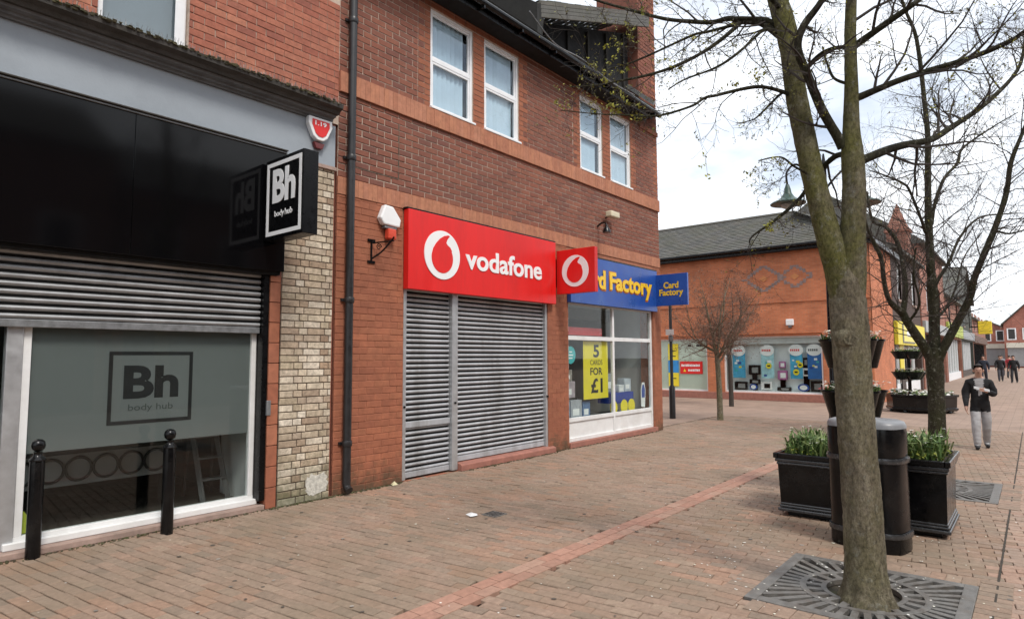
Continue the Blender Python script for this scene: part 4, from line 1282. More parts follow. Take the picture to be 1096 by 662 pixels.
for k in range(3):
    t_ = thing('card_rack', (10.3 + k * 1.15, 2.6, 0.1), ['tall rack of greeting cards at the back behind the poster', 'tall rack of greeting cards at the back behind the mullion', 'tall rack of greeting cards at the back near the white wall'][k], 'rack', 'card racks inside the shop')
    x = 9.8 + k * 1.2
    bx('back_board', K['int_grey'], t_, x, x + 1.0, 2.85, 2.9, 0.1, 2.1)
    q = random.Random(k)
    for r_ in range(6):
        bx('shelf', K['int_dark'], t_, x, x + 1.0, 2.70, 2.848, 0.35 + r_ * 0.28, 0.37 + r_ * 0.28)
        mb = MB()
        for c_ in range(6):
            mb.box(x + 0.02 + c_ * 0.165, x + 0.16 + c_ * 0.165, 2.76, 2.765, 0.375 + r_ * 0.28, 0.575 + r_ * 0.28, q.random() + .001)
        mb.build('cards', leaf_mat('card_print_%d_%d' % (k, r_), [(0.5, 0.1, 0.1), (0.6, 0.6, 0.55), (0.1, 0.2, 0.5), (0.6, 0.5, 0.1), (0.3, 0.5, 0.3), (0.7, 0.7, 0.7)]), t_)

# ------------------------------------------------------------------ corner building across the side street (faces the camera, -X)
FX = 25.0
K['far_orange'] = brick_tex_mat('far_orange_brick', (0.58, 0.195, 0.085), (0.48, 0.15, 0.065), (0.44, 0.20, 0.12), 0.225, 0.075, 'YZ', msize=0.008)
K['far_orange_s'] = brick_tex_mat('far_orange_brick_side', (0.58, 0.195, 0.085), (0.48, 0.15, 0.065), (0.44, 0.20, 0.12), 0.225, 0.075, 'XZ', msize=0.008)
K['far_grey_brick'] = mat('grey_header_brick', (0.27, 0.20, 0.18), 0.85, 0.3, 8)
cb = thing('corner_building', (FX, 2.5, 0), 'orange brick corner building with slate roof and wide display window across the square', 'building')
FW = [(3.62, 5.9, 0.28, 2.44), (-0.76, 2.93, 0.28, 2.47)]
def wall_x(name, mk, parent, x, y0, y1, z0, z1, holes, depth=0.3):
    ys = sorted({y0, y1} | {v for h in holes for v in h[:2]}); zs = sorted({z0, z1} | {v for h in holes for v in h[2:]})
    mb = MB()
    for i in range(len(ys) - 1):
        for j in range(len(zs) - 1):
            cy, cz = (ys[i] + ys[i + 1]) / 2, (zs[j] + zs[j + 1]) / 2
            if not any(h[0] < cy < h[1] and h[2] < cz < h[3] for h in holes):
                mb.quad((x, ys[i + 1], zs[j]), (x, ys[i], zs[j]), (x, ys[i], zs[j + 1]), (x, ys[i + 1], zs[j + 1]))
    for a, b, c, d in holes:
        mb.quad((x, a, c), (x + depth, a, c), (x + depth, a, d), (x, a, d)); mb.quad((x, b, c), (x, b, d), (x + depth, b, d), (x + depth, b, c))
        mb.quad((x, a, d), (x + depth, a, d), (x + depth, b, d), (x, b, d)); mb.quad((x, a, c), (x, b, c), (x + depth, b, c), (x + depth, a, c))
    return mb.build(name, K[mk], parent)
wall_x('wall', 'far_orange', cb, FX, -2.42, 14.0, 0.0, 5.75, FW)
bx('side_wall', K['far_orange_s'], cb, FX, FX + 4.2, -2.425, -2.4, 0.0, 5.75)
bx('side_wall', K['far_orange_s'], cb, FX + 0.05, FX + 7, 13.9, 14.0, 0.0, 5.75)
for a, b in ((2.95, 3.60), (-1.35, -0.78), (-2.43, -1.95)):
    bx('pilaster', K['far_orange'], cb, FX - 0.06, FX - 0.002, a, b, 0.0, 2.55, 0.01)
bx('string_course', K['far_orange'], cb, FX - 0.05, FX - 0.002, -2.44, 14, 2.56, 2.70)
bx('string_course', K['far_orange'], cb, FX - 0.035, FX - 0.002, -2.44, 14, 3.75, 3.83)
bx('plinth', K['red_step'], cb, FX - 0.12, FX - 0.003, -1.3, 5.95, 0.0, 0.27, 0.01)
bx('eaves_board', K['black_paint'], cb, FX - 0.30, FX - 0.27, -2.6, 14, 5.70, 5.92)
bx('soffit', K['void'], cb, FX - 0.27, FX, -2.6, 14, 5.70, 5.73)
MB().tube([(FX - 0.38, -2.6, 5.86), (FX - 0.38, 14, 5.86)], 0.065, 10).build('gutter', K['black_metal'], cb, True)
rup = Vector((3.2, 0, 1.74)).normalized()
mb = MB()
slates(mb, (FX - 0.4, 14.0, 5.90), (0, -1, 0), rup, 16.6, 4.1, 0.3, 0.2, random.Random(31), hip=0.85)
HE = Vector((FX - 0.4, -2.6, 5.89)) + rup * 4.1 + Vector((0, 0.85 * 4.1, 0))
hup = (HE - Vector((HE.x, -2.6, 5.89))).normalized()
slates(mb, (FX + 6.5, -2.6, 5.90), (-1, 0, 0), hup, 6.9, (HE - Vector((HE.x, -2.6, 5.89))).length, 0.3, 0.2, random.Random(32), hip=0.7)
tag(mb.build('roof_tiles', K['slate'], cb), kind='stuff')
mb = MB()
A, B2 = Vector((FX - 0.4, -2.6, 5.89)), Vector((FX - 0.4, 14, 5.89))
mb.quad(A, B2, B2 + rup * 4.1, HE); mb.quad(HE, B2 + rup * 4.1, B2 + Vector((6.9, 0, 0)), A + Vector((6.9, 0, 0)))
n = len(mb.v); mb.v += [tuple(A), tuple(A + Vector((6.9, 0, 0))), tuple(HE)]; mb.face((n, n + 1, n + 2))
mb.build('roof_deck', K['slate'], cb)
RID = HE
MB().tube([RID + Vector((0, 0, 0.02)), (RID.x, 14, RID.z + 0.02)], 0.09, 8).build('ridge', K['slate'], cb)
MB().tube([A + Vector((0, 0, 0.02)), HE + Vector((0, 0, 0.02))], 0.08, 8).build('hip_ridge', K['slate'], cb)
bx('eaves_board', K['black_paint'], cb, FX - 0.27, FX + 6.3, -2.6, -2.57, 5.70, 5.88)
# diaper pattern of grey header bricks
mb = MB()
done = set()
def dia(cy, cz, n):
    for k in range(n + 1):
        for s1 in (-1, 1):
            for s2 in (-1, 1):
                for d in (0, 1):
                    y = cy + s1 * (k + d * .9) * 0.115; z = cz + s2 * (n - k) * 0.078
                    key = (round(y, 2), round(z, 2))
                    if key in done or any(abs(y - a) < 0.1 and abs(z - b) < 0.07 for a, b in done): continue
                    done.add(key); mb.box(FX - 0.012, FX - 0.003, y - 0.056, y + 0.056, z - 0.036, z + 0.036)
for cy, n in ((1.25, 6), (0.10, 5)):
    dia(cy, 4.72, n)
tag(mb.build('diaper_bricks', K['far_grey_brick'], cb), kind='stuff')
for cy in (1.25, 0.10):
    MB().prism([(FX - 0.02, cy - 0.17, 4.72), (FX - 0.02, cy, 4.60), (FX - 0.02, cy + 0.17, 4.72), (FX - 0.02, cy, 4.84)], (0.015, 0, 0)).build('diamond_tile', mat('pale_orange_tile', (0.55, 0.22, 0.08), 0.7), cb)
# display windows
def display(a, b, c, d, label=None):
    mb = MB()
    t = 0.06
    for y0, y1, z0, z1 in ((a, b, d - t, d), (a, b, c, c + t), (a, a + t, c + t, d - t), (b - t, b, c + t, d - t)):
        mb.box(FX + 0.08, FX + 0.14, y0, y1, z0, z1)
    o = mb.build('window', K['white_upvc'], cb)
    bx('pane', K['glass'], o, FX + 0.105, FX + 0.110, a + t, b - t, c + t, d - t)
    return o
w1 = display(*FW[0])
w2 = display(*FW[1])
bx('film', mat('pale_window_film', (0.64, 0.68, 0.58), 0.6, 0.06, 2), w1, FX + 0.12, FX + 0.125, 3.68, 5.84, 0.34, 2.38)
bx('back_panel', mat('display_back', (0.80, 0.84, 0.84), 0.7, 0.05, 2), w2, FX + 0.34, FX + 0.36, -0.9, 3.1, 0.28, 2.6)
bx('display_bed', K['white_sign'], w2, FX + 0.15, FX + 0.335, -0.7, 2.9, 0.26, 0.36)
bx('header', K['int_white'], w2, FX + 0.13, FX + 0.16, -0.7, 2.87, 2.18, 2.41)
# posters on the first window
po = thing('poster', (FX + 0.07, 5.3, 1.2), 'upright yellow and blue striped poster on the pale window behind the sign pole', 'poster')
for z0, z1, mk in ((1.55, 2.25, 'yellow_paper'), (1.02, 1.55, None), (0.45, 1.02, 'yellow_paper')):
    bx('band', K[mk] if mk else mat('poster_blue', (0.03, 0.25, 0.60), 0.5), po, FX + 0.095, FX + 0.1, 4.93, 5.40, z0, z1 - 0.002)
for z in (1.95, 1.72, 0.78):
    bx('print', K['black_ink'], po, FX + 0.0925, FX + 0.0945, 5.05, 5.30, z - 0.02, z + 0.02)
rp = thing('poster', (FX + 0.07, 4.3, 1.2), 'red rectangular notice with pale lettering on the pale window', 'poster')
bx('sheet', K['red_sign'], rp, FX + 0.095, FX + 0.1, 3.87, 4.86, 0.98, 1.50)
q = random.Random(6)
for z, y0_, y1_ in ((1.33, 3.95, 4.80), (1.13, 3.97, 4.50)):       # unreadable line of letters, as far as the picture resolves it
    y_ = y1_
    while y_ > y0_ + 0.03:
        w_1 = q.uniform(0.035, 0.06)
        bx('print', K['white_sign'], rp, FX + 0.0925, FX + 0.0945, y_ - w_1, y_, z - 0.045, z + q.uniform(0.03, 0.06))
        y_ -= w_1 + 0.016
MB().prism([(FX + 0.0925, 4.72, 1.07), (FX + 0.0925, 4.60, 1.07), (FX + 0.0925, 4.66, 1.20)], (0.002, 0, 0)).build('mark', K['yellow_paper'], rp)
for y in (4.42, 4.05, 3.90):
    bx('sticker', K['black_ink'], w1, FX + 0.097, FX + 0.1, y - 0.07, y + 0.07, 2.12, 2.20)
# goods in the wide window
pblue = mat('poster_sky_blue', (0.06, 0.36, 0.58), 0.5, 0.25, 5)
pnavy = mat('poster_deep_blue', (0.02, 0.14, 0.42), 0.5, 0.2, 5)
names = ['tall blue poster with white roundel in the wide window beside the small tree', 'tall pale blue poster with white roundel, second in the wide window', 'tall blue poster with white roundel in the middle of the wide window', 'tall deep blue poster with white roundel at the street end of the wide window']
for k, (y0, y1, m_) in enumerate(((2.12, 2.62, pblue), (1.02, 1.50, mat('poster_pale', (0.35, 0.60, 0.66), 0.5, 0.3, 5)), (-0.02, 0.42, pblue), (-0.68, -0.20, pnavy))):
    t = thing('poster', (FX + 0.2, (y0 + y1) / 2, 0.4), names[k], 'poster', 'blue posters in the wide window')
    bx('sheet', m_, t, FX + 0.14, FX + 0.15, y0, y1, 0.85, 2.02)
    cy = (y0 + y1) / 2
    MB().prism([(FX + 0.130, cy + 0.27 * math.cos(a), 1.93 + 0.22 * math.sin(a)) for a in [i * 2 * math.pi / 28 for i in range(28)]], (0.008, 0, 0)).build('roundel', K['white_sign'], t)
    for j in range(5):
        bx('print', K['red_sign'] if k < 3 else K['grey_ink'], t, FX + 0.126, FX + 0.129, cy + 0.155 - j * 0.07, cy + 0.20 - j * 0.07, 1.89, 1.97)
    q = random.Random(k)
    for j in range(5):
        yy, zz, s = q.uniform(y0 + 0.08, y1 - 0.14), q.uniform(0.92, 1.55), q.uniform(0.05, 0.11)
        bx('print', [K['white_sign'], K['yellow_paper'], K['turquoise'], K['white_sign'], K['blue_sign']][j], t, FX + 0.1335 + 0.001 * j, FX + 0.134 + 0.001 * j, yy, yy + s * 1.4, zz, zz + s)
goods = [('black television on the display bed of the wide window', 'television', 1.58, 2.02, 0.98, 1.36, 'b'), ('black microwave low on the display bed', 'microwave', 1.60, 2.00, 0.62, 0.80, 'b'),
         ('purple boxed toy on the display bed', 'box', 0.62, 0.86, 1.25, 1.50, 'p'), ('pink case with black trim in the wide window', 'case', 0.56, 0.92, 0.80, 1.15, 'p'),
         ('black toy stand beside the middle poster', 'toy', -0.20, -0.02, 1.30, 1.65, 'b'), ('white coffee machine on a black base in the wide window', 'coffee machine', -0.30, 0.06, 0.95, 1.25, 'w'),
         ('blue round drum with white label low in the wide window', 'drum', 1.70, 2.0, 0.38, 0.62, 'c'), ('blue and white packet low at the street end', 'packet', -0.22, 0.20, 0.38, 0.66, 'c'),
         ('black boxed set at the bottom corner by the small tree', 'box', 2.1, 2.6, 0.38, 0.70, 'b'), ('black boxed set at the bottom street corner of the window', 'box', -0.68, -0.26, 0.38, 0.78, 'b'),
         ('low black case in the bottom middle of the window', 'case', 0.45, 0.95, 0.38, 0.52, 'b'), ('pale toaster beside the blue drum', 'toaster', 1.15, 1.55, 0.40, 0.72, 'w'),
         ('yellow price roundel over the pale poster', 'sign', 1.10, 1.32, 1.22, 1.44, 'y'), ('yellow price roundel beside the middle poster', 'sign', 0.10, 0.32, 0.98, 1.22, 'y'),
         ('yellow price roundel right of the black toy stand', 'sign', -0.04, 0.16, 1.26, 1.48, 'y')]
gm = {'b': K['black_paint'], 'p': mat('pink_plastic', (0.42, 0.14, 0.32), 0.5, 0.3, 8), 'w': K['white_sign'], 'c': K['blue_sign'], 'y': K['yellow_paper']}
for i, (lab, cat, y0, y1, z0, z1, kk) in enumerate(goods):
    t = thing('display_' + cat.replace(' ', '_'), (FX + 0.45, (y0 + y1) / 2, z0), lab, cat, 'goods in the wide window')
    if kk in 'yc':
        n = 20
        cy, cz, ry, rz = (y0 + y1) / 2, (z0 + z1) / 2, (y1 - y0) / 2, (z1 - z0) / 2
        ringp = lambda f, x: [(x, cy + f * ry * math.cos(a), cz + f * rz * math.sin(a)) for a in [j * 2 * math.pi / n for j in range(n)]]
        MB().prism(ringp(1, FX + (0.118 if kk == 'y' else 0.20)), (0.006 if kk == 'y' else 0.1, 0, 0)).build('body', gm[kk], t)
        MB().prism(ringp(0.65, FX + (0.115 if kk == 'y' else 0.192)), (0.003, 0, 0)).build('label', K['white_sign'] if kk == 'c' else K['grey_ink'], t) if kk == 'c' else bx('print', K['black_ink'], t, FX + 0.114, FX + 0.117, cy - ry * .5, cy + ry * .5, cz - 0.03, cz + 0.03)
    else:
        bx('body', gm[kk], t, FX + 0.20, FX + 0.31, y0, y1, z0, z1, 0.012)
        bx('front', K['int_grey'] if kk == 'b' else K['white_sign'] if kk == 'p' else K['black_paint'], t, FX + 0.194, FX + 0.199, y0 + (y1 - y0) * .15, y1 - (y1 - y0) * .3, z0 + (z1 - z0) * .2, z1 - (z1 - z0) * .25)
        if z0 > 0.42:
            bx('stand', K['black_paint'] if kk != 'p' else K['int_grey'], t, FX + 0.22, FX + 0.29, (y0 + y1) / 2 - 0.09, (y0 + y1) / 2 + 0.09, 0.362, z0)
t = thing('alarm_box', (FX - 0.05, 0.35, 2.95), 'small white alarm box on the orange brick above the wide window', 'alarm')
bx('case', K['white_sign'], t, FX - 0.12, FX - 0.002, 0.18, 0.46, 2.86, 3.10, 0.03)
bx('foot', K['grey_trim'], t, FX - 0.09, FX - 0.003, 0.26, 0.38, 2.78, 2.858, 0.01)

# ------------------------------------------------------------------ shops further down the street (fronts face -Y)
def street_house(name, x0, x1, yf, h, label, wallm, ridge=2.5, gable=False, storeys=1, sign=None, signz=(2.9, 3.6), shop_m=None, depth=9.0, nw=2, roofm='slate', awn=None, side=True):
    t = thing(name, ((x0 + x1) / 2, yf, 0), label, 'building')
    holes = []
    wz = []
    for s in range(storeys):
        z0 = 4.1 + s * 2.7
        for k in range(nw):
            c = x0 + (x1 - x0) * (k + 0.5) / nw
            holes.append((c - 0.5, c + 0.5, z0, z0 + 1.6))
    mb = MB()
    xs = sorted({x0, x1} | {v for a in holes for v in a[:2]}); zs = sorted({2.85, h} | {v for a in holes for v in a[2:]})
    for i in range(len(xs) - 1):
        for j in range(len(zs) - 1):
            cx, cz = (xs[i] + xs[i + 1]) / 2, (zs[j] + zs[j + 1]) / 2
            if not any(a[0] < cx < a[1] and a[2] < cz < a[3] for a in holes):
                mb.quad((xs[i], yf, zs[j]), (xs[i + 1], yf, zs[j]), (xs[i + 1], yf, zs[j + 1]), (xs[i], yf, zs[j + 1]))
    if gable:
        n = len(mb.v)
        mb.v += [(x0, yf, h), (x1, yf, h), ((x0 + x1) / 2, yf, h + ridge)]
        mb.face((n, n + 1, n + 2))
    if not gable:
        for xx in (x0 + 0.01, x1 - 0.01):
            n = len(mb.v); mb.v += [(xx, yf, h - 0.02), (xx, yf + depth, h - 0.02), (xx, yf + depth / 2, h + ridge - 0.05)]; mb.face((n, n + 1, n + 2))
    mb.quad((x0, yf, 0), (x0, yf, h), (x0, yf + depth, h), (x0, yf + depth, 0))
    mb.quad((x1, yf, 0), (x1, yf + depth, 0), (x1, yf + depth, h), (x1, yf, h))
    mb.build('wall', wallm, t)
    for a, b, c, d in holes:
        m2 = MB(); frame_rect(m2, a, b, c, d, 0.08, yf + 0.08, yf + 0.16)
        m2.box(a + .08, b - .08, yf + 0.09, yf + 0.15, (c + d) / 2 - .03, (c + d) / 2 + .03)
        w = m2.build('window', K['white_upvc'], t)
        bx('pane', K['glass_up'], w, a + 0.08, b - 0.08, yf + 0.13, yf + 0.135, c + 0.08, d - 0.08)
        bx('blind', K['int_grey'], w, a, b, yf + 0.4, yf + 0.42, c, d)
        bx('sill', K['stone_step'], w, a - 0.1, b + 0.1, yf - 0.06, yf + 0.079, c - 0.1, c - 0.002)
    r = MB()
    if gable:
        xm = (x0 + x1) / 2
        for xa, sgn in ((x0, 1), (x1, -1)):
            a = Vector((xa - sgn * 0.25, yf - 0.25, h - 0.25 * ridge / (xm - x0))); b = Vector((xm, yf - 0.25, h + ridge))
            r.prism([a, b, b + Vector((0, 0, 0.14)), a + Vector((0, 0, 0.14))], (0, depth + 0.3, 0))
    else:
        r.prism([(x0 - 0.05, yf - 0.3, h), (x0 - 0.05, yf + depth / 2, h + ridge), (x0 - 0.05, yf + depth, h), (x0 - 0.05, yf + depth, h - 0.1), (x0 - .05, yf - 0.3, h - 0.12)], (x1 - x0 + 0.1, 0, 0))
    r.build('roof', K[roofm], t)
    # shop front: piers, glass, stall riser, fascia
    for a, b in ((x0 + 0.003, x0 + 0.35), (x1 - 0.35, x1 - 0.003)):
        bx('pier', wallm, t, a, b, yf + 0.003, yf + 0.4, 0.0, 2.85)
    bx('stall_riser', shop_m or K['black_paint'], t, x0 + 0.35, x1 - 0.35, yf + 0.1, yf + 0.3, 0.0, 0.5)
    bx('shop_glass', K['glass'], t, x0 + 0.35, x1 - 0.35, yf + 0.18, yf + 0.19, 0.5, 2.85)
    n = max(2, int((x1 - x0) / 1.6))
    for k in range(1, n):
        xx = x0 + 0.35 + (x1 - x0 - 0.7) * k / n
        bx('mullion', shop_m or K['white_upvc'], t, xx - 0.05, xx + 0.05, yf + 0.12, yf + 0.24, 0.5, 2.85)
    bx('shop_interior', K['int_grey'], t, x0 + 0.3, x1 - 0.3, yf + 1.6, yf + 1.65, 0.0, 2.9)
    if sign:
        sg = bx('fascia', sign, t, x0 + 0.1, x1 - 0.1, yf - 0.16, yf - 0.003, signz[0], signz[1], 0.02)
    return t
fr1 = brick_tex_mat('street_brick_a', (0.30, 0.10, 0.06), (0.26, 0.085, 0.055), (0.28, 0.18, 0.13), 0.225, 0.075, 'XZ')
fr2 = brick_tex_mat('street_brick_b', (0.36, 0.15, 0.105), (0.31, 0.13, 0.09), (0.32, 0.2, 0.15), 0.45, 0.15, 'YZ')
fr3 = brick_tex_mat('street_brick_c', (0.34, 0.13, 0.085), (0.28, 0.10, 0.07), (0.30, 0.2, 0.15), 0.225, 0.075, 'XZ')
cream = mat('street_render_cream', (0.55, 0.52, 0.44), 0.85, 0.1, 2)
yel = mat('yellow_fascia', (0.72, 0.60, 0.04), 0.5, 0.06, 3)
YF = -2.40
h1 = street_house('street_shop', 29.3, 37.5, YF, 6.2, 'dark brick shop with bright yellow fascia next to the orange corner building', mat('dark_timber', (0.06, 0.035, 0.028), 0.8, 0.3, 5), 2.0, False, 1, yel, (2.15, 3.12), K['white_upvc'])
fs = h1
bx('fascia_frame', K['int_grey'], fs, 30.45, 33.75, YF - 0.19, YF - 0.162, 2.24, 3.04, 0.02)
bx('fascia_plate', mat('yellow_plate', (0.80, 0.70, 0.16), 0.45), fs, 30.6, 33.6, YF - 0.20, YF - 0.191, 2.30, 2.98, 0.02)
bx('fascia_print', K['white_sign'], fs, 31.3, 33.0, YF - 0.205, YF - 0.201, 2.52, 2.76)
bx('door_panel', yel, fs, 31.2, 32.2, YF + 0.06, YF + 0.09, 0.9, 2.7)
bx('door_leaf', K['black_paint'], fs, 31.2, 32.2, YF + 0.03, YF + 0.055, 0.0, 0.88)
h2 = street_house('street_shop', 38.0, 49.0, YF, 7.6, 'tall pinkish brick gabled building half hidden by the forked tree', fr2, 3.4, False, 1, mat('grey_fascia', (0.35, 0.36, 0.36), 0.6), (2.9, 3.5), mat('brown_joinery', (0.09, 0.05, 0.035), 0.5))
# stepped brick chimney turret of the gabled building
tb = MB()
tb.box(35.05, 35.95, YF + 0.05, YF + 0.95, 6.1, 7.7); tb.box(34.97, 36.03, YF - 0.03, YF + 1.03, 7.7, 7.85)
n = len(tb.v)
tb.v += [(35.05, YF + 0.05, 7.85), (35.95, YF + 0.05, 7.85), (35.95, YF + 0.95, 7.85), (35.05, YF + 0.95, 7.85), (35.5, YF + 0.5, 9.2)]
for f in ((0, 1, 4), (1, 2, 4), (2, 3, 4), (3, 0, 4)): tb.face(tuple(n + i for i in f))
tb.build('turret', fr2, h1)
street_house('street_shop', 49.2, 60.0, YF, 5.6, 'red brick shop with lime green fascia beyond the gabled building', fr1, 2.6, False, 1, mat('lime_fascia', (0.38, 0.45, 0.08), 0.5), (3.0, 3.9), K['white_upvc'])
street_house('street_shop', 60.2, 72.0, YF, 6.4, 'dark timbered building with grey fascia above the walking man', mat('dark_gable', (0.05, 0.055, 0.045), 0.8, 0.3, 3), 2.8, True, 1, mat('grey_fascia_b', (0.30, 0.32, 0.34), 0.6), (3.0, 3.7))
street_house('street_shop', 72.2, 92.0, YF, 5.2, 'low brown brick terrace with dark shop fronts near the street end', fr3, 2.2, False, 1, mat('brown_fascia', (0.12, 0.07, 0.05), 0.6), (2.9, 3.6), K['black_paint'], 9, 4)
ys = thing('projecting_sign', (70.0, -3.6, 4.2), 'bright yellow hanging sign far down the street', 'sign')
bx('box', mat('yellow_hanging', (0.80, 0.58, 0.03), 0.45), ys, 69.9, 70.15, -3.95, -2.95, 3.6, 4.75, 0.04)
bx('bracket', K['black_metal'], ys, 69.98, 70.06, -2.95, YF - 0.003, 4.2, 4.3)
# red brick gabled block closing the view, fronts face -X
def end_house(x, y0, y1, h, ridge, label, wm):
    t = thing('end_building', (x, (y0 + y1) / 2, 0), label, 'building')
    mb = MB().prism([(x, y1, 0), (x, y0, 0), (x, y0, h), (x, (y0 + y1) / 2, h + ridge), (x, y1, h)], (10, 0, 0))
    mb.build('wall', wm, t)
    ym = (y0 + y1) / 2
    r = MB()
    for ya, s in ((y0, 1), (y1, -1)):
        a, b = Vector((x - 0.3, ya - s * 0.3, h - 0.2)), Vector((x - 0.3, ym, h + ridge + 0.02))
        r.prism([a, b, b + Vector((0, 0, 0.2)), a + Vector((0, 0, 0.2))], (10.6, 0, 0))
    r.build('roof', K['slate'], t)
    for k in range(3):
        for z in (3.8, 6.3):
            yy = y0 + (y1 - y0) * (k + 0.5) / 3
            if z + 1.6 < h + ridge * 0.4:
                w = bx('window', K['white_upvc'], t, x - 0.06, x - 0.003, yy - 0.5, yy + 0.5, z, z + 1.6)
                bx('pane', K['int_dark'], w, x - 0.07, x - 0.061, yy - 0.36, yy + 0.36, z + 0.12, z + 1.48)
    bx('shop_front', K['int_grey'], t, x - 0.2, x - 0.004, y0 + 0.3, y1 - 0.3, 0.2, 2.7)
    bx('fascia', cream, t, x - 0.4, x - 0.01, y0 + 0.2, y1 - 0.2, 2.72, 3.4)
er = brick_tex_mat('end_brick', (0.36, 0.10, 0.065), (0.32, 0.09, 0.06), (0.36, 0.22, 0.17), 0.225, 0.075, 'YZ')
end_house(118, -3.7, 1.0, 5.6, 1.2, 'red brick house closing the street beside the yellow hanging sign', er)
end_house(110, -8.6, -3.6, 6.0, 2.6, 'tall red brick gabled building at the end of the street', er)
end_house(112, -15.0, -8.9, 6.0, 2.2, 'red brick gabled building at the far end, at the picture edge', er)

# ------------------------------------------------------------------ opposite side of the street (mirrored in the black fascia and the glass)
ob = brick_tex_mat('opposite_brick', (0.20, 0.075, 0.05), (0.17, 0.065, 0.045), (0.22, 0.16, 0.12), 0.225, 0.075, 'XZ')
def opposite(x0, x1, y, h, label, wm):
    t = thing('opposite_building', ((x0 + x1) / 2, y, 0), label, 'building')
    bx('wall', wm, t, x0, x1, y - 8, y, 0, h)
    MB().prism([(x0, y + 0.3, h), (x0, y - 4, h + 2.6), (x0, y - 8, h)], (x1 - x0, 0, 0)).build('roof', K['slate'], t)
    n = int((x1 - x0) / 2.4)
    for k in range(n):
        xx = x0 + (x1 - x0) * (k + 0.5) / n
        w = bx('window', K['white_upvc'], t, xx - 0.5, xx + 0.5, y + 0.003, y + 0.06, 4.4, 6.0)
        bx('pane', K['int_dark'], w, xx - 0.42, xx + 0.42, y + 0.061, y + 0.065, 4.48, 5.92)
    bx('shop_front', K['int_dark'], t, x0 + 0.3, x1 - 0.3, y + 0.003, y + 0.05, 0.1, 2.8)
    bx('fascia', K['black_paint'], t, x0 + 0.2, x1 - 0.2, y + 0.004, y + 0.2, 2.82, 3.6)
opposite(-14, -2.2, -15.5, 7.0, 'brick shop terrace behind the camera mirrored in the black fascia', ob)
opposite(-2.0, 7.0, -15.5, 8.2, 'taller dark brick shop across the street mirrored in the shop glass', ob)
opposite(7.2, 24.0, -15.5, 7.2, 'long brick terrace across the street mirrored in the card shop window', ob)

# ------------------------------------------------------------------ trees
class Tree:
    def __init__(self, seed):
        self.q = random.Random(seed)
        self.twigs = MB(); self.tips = []
    def vec(self, s=1.0):
        return Vector((self.q.gauss(0, s), self.q.gauss(0, s), self.q.gauss(0, s)))
    def grow(self, p, d, length, rad, level, nseg=4, up=0.12, kids=(4, 4, 3), wander=0.34):
        q = self.q
        pts, rads = [p.copy()], [rad]
        d = d.normalized()
        for i in range(nseg):
            d = (d + self.vec(wander * 0.5) + Vector((0, 0, up))).normalized()
            p = p + d * (length / nseg)
            pts.append(p.copy()); rads.append(max(rad * (1 - 0.75 * (i + 1) / nseg), 0.0011))
        self.twigs.tube(pts, rads, 5 if rad > 0.008 else 3, cap=False)
        if level <= 0:
            self.tips.append((pts[-1], d))
            if q.random() < 0.6: self.tips.append((pts[-2], d))
            return
        n = kids[min(level, len(kids)) - 1]
        n = max(1, int(n * q.uniform(0.7, 1.3) + 0.5))
        for k in range(n):
            f = q.uniform(0.2, 1.0)
            i = min(int(f * nseg), nseg - 1)
            t = f * nseg - i
            b = pts[i].lerp(pts[i + 1], t)
            dd = (pts[i + 1] - pts[i]).normalized()
            side = self.vec().cross(dd)
            if side.length < 1e-3: continue
            nd = dd * q.uniform(0.3, 0.9) + side.normalized() * q.uniform(0.6, 1.1)
            self.grow(b, nd, length * q.uniform(0.38, 0.62), rads[i] * 0.55, level - 1, max(2, nseg - 1), up, kids, wander)
        self.tips.append((pts[-1], d))
    def along(self, pts, rads, every, length, level, start=0.2, kids=(4, 4, 3), up=0.12, flat=0.0):
        q = self.q
        acc = q.uniform(0, every)
        tot = sum((pts[i + 1] - pts[i]).length for i in range(len(pts) - 1))
        run = 0
        for i in range(len(pts) - 1):
            seg = (pts[i + 1] - pts[i]).length
            acc += seg; run += seg
            while acc > every:
                acc -= every * q.uniform(0.6, 1.4)
                if run / tot < start: continue
                dd = (pts[i + 1] - pts[i]).normalized()
                side = self.vec().cross(dd)
                if side.length < 1e-3: continue
                nd = dd * q.uniform(0.3, 0.9) + side.normalized() * q.uniform(0.6, 1.0)
                f = 1 - 0.4 * run / tot
                self.grow(pts[i], nd, length * q.uniform(0.5, 1.2) * f, min(rads[i] * 0.5, 0.012), level, 5, up, kids)

def leafcloud(tips, mkeys, q, name, parent, size, n=(3, 6), prob=1.0, spread=0.03):
    mb = MB()
    for p, d in tips:
        if q.random() > prob: continue
        tone = q.random()
        for k in range(q.randint(*n)):
            c = p + Vector((q.gauss(0, spread), q.gauss(0, spread), q.gauss(0, spread)))
            a = Vector((q.gauss(0, 1), q.gauss(0, 1), q.gauss(0, 1))).normalized()
            b = a.cross(Vector((q.gauss(0, 1), q.gauss(0, 1), q.gauss(0, 1)))).normalized()
            s = size * q.uniform(0.6, 1.3)
            mb.quad(c - a * s, c + b * s * 0.45, c + a * s, c - b * s * 0.45, min(0.999, max(0.001, tone + q.uniform(-.2, .2))))
    return tag(mb.build(name, mkeys, parent), kind='stuff')

def limb(ctrl, sub=5):
    """ctrl: list of (px, py, depth, radius)"""
    return smooth_path([P(a, b, c) for a, b, c, r in ctrl], [r for a, b, c, r in ctrl], sub)

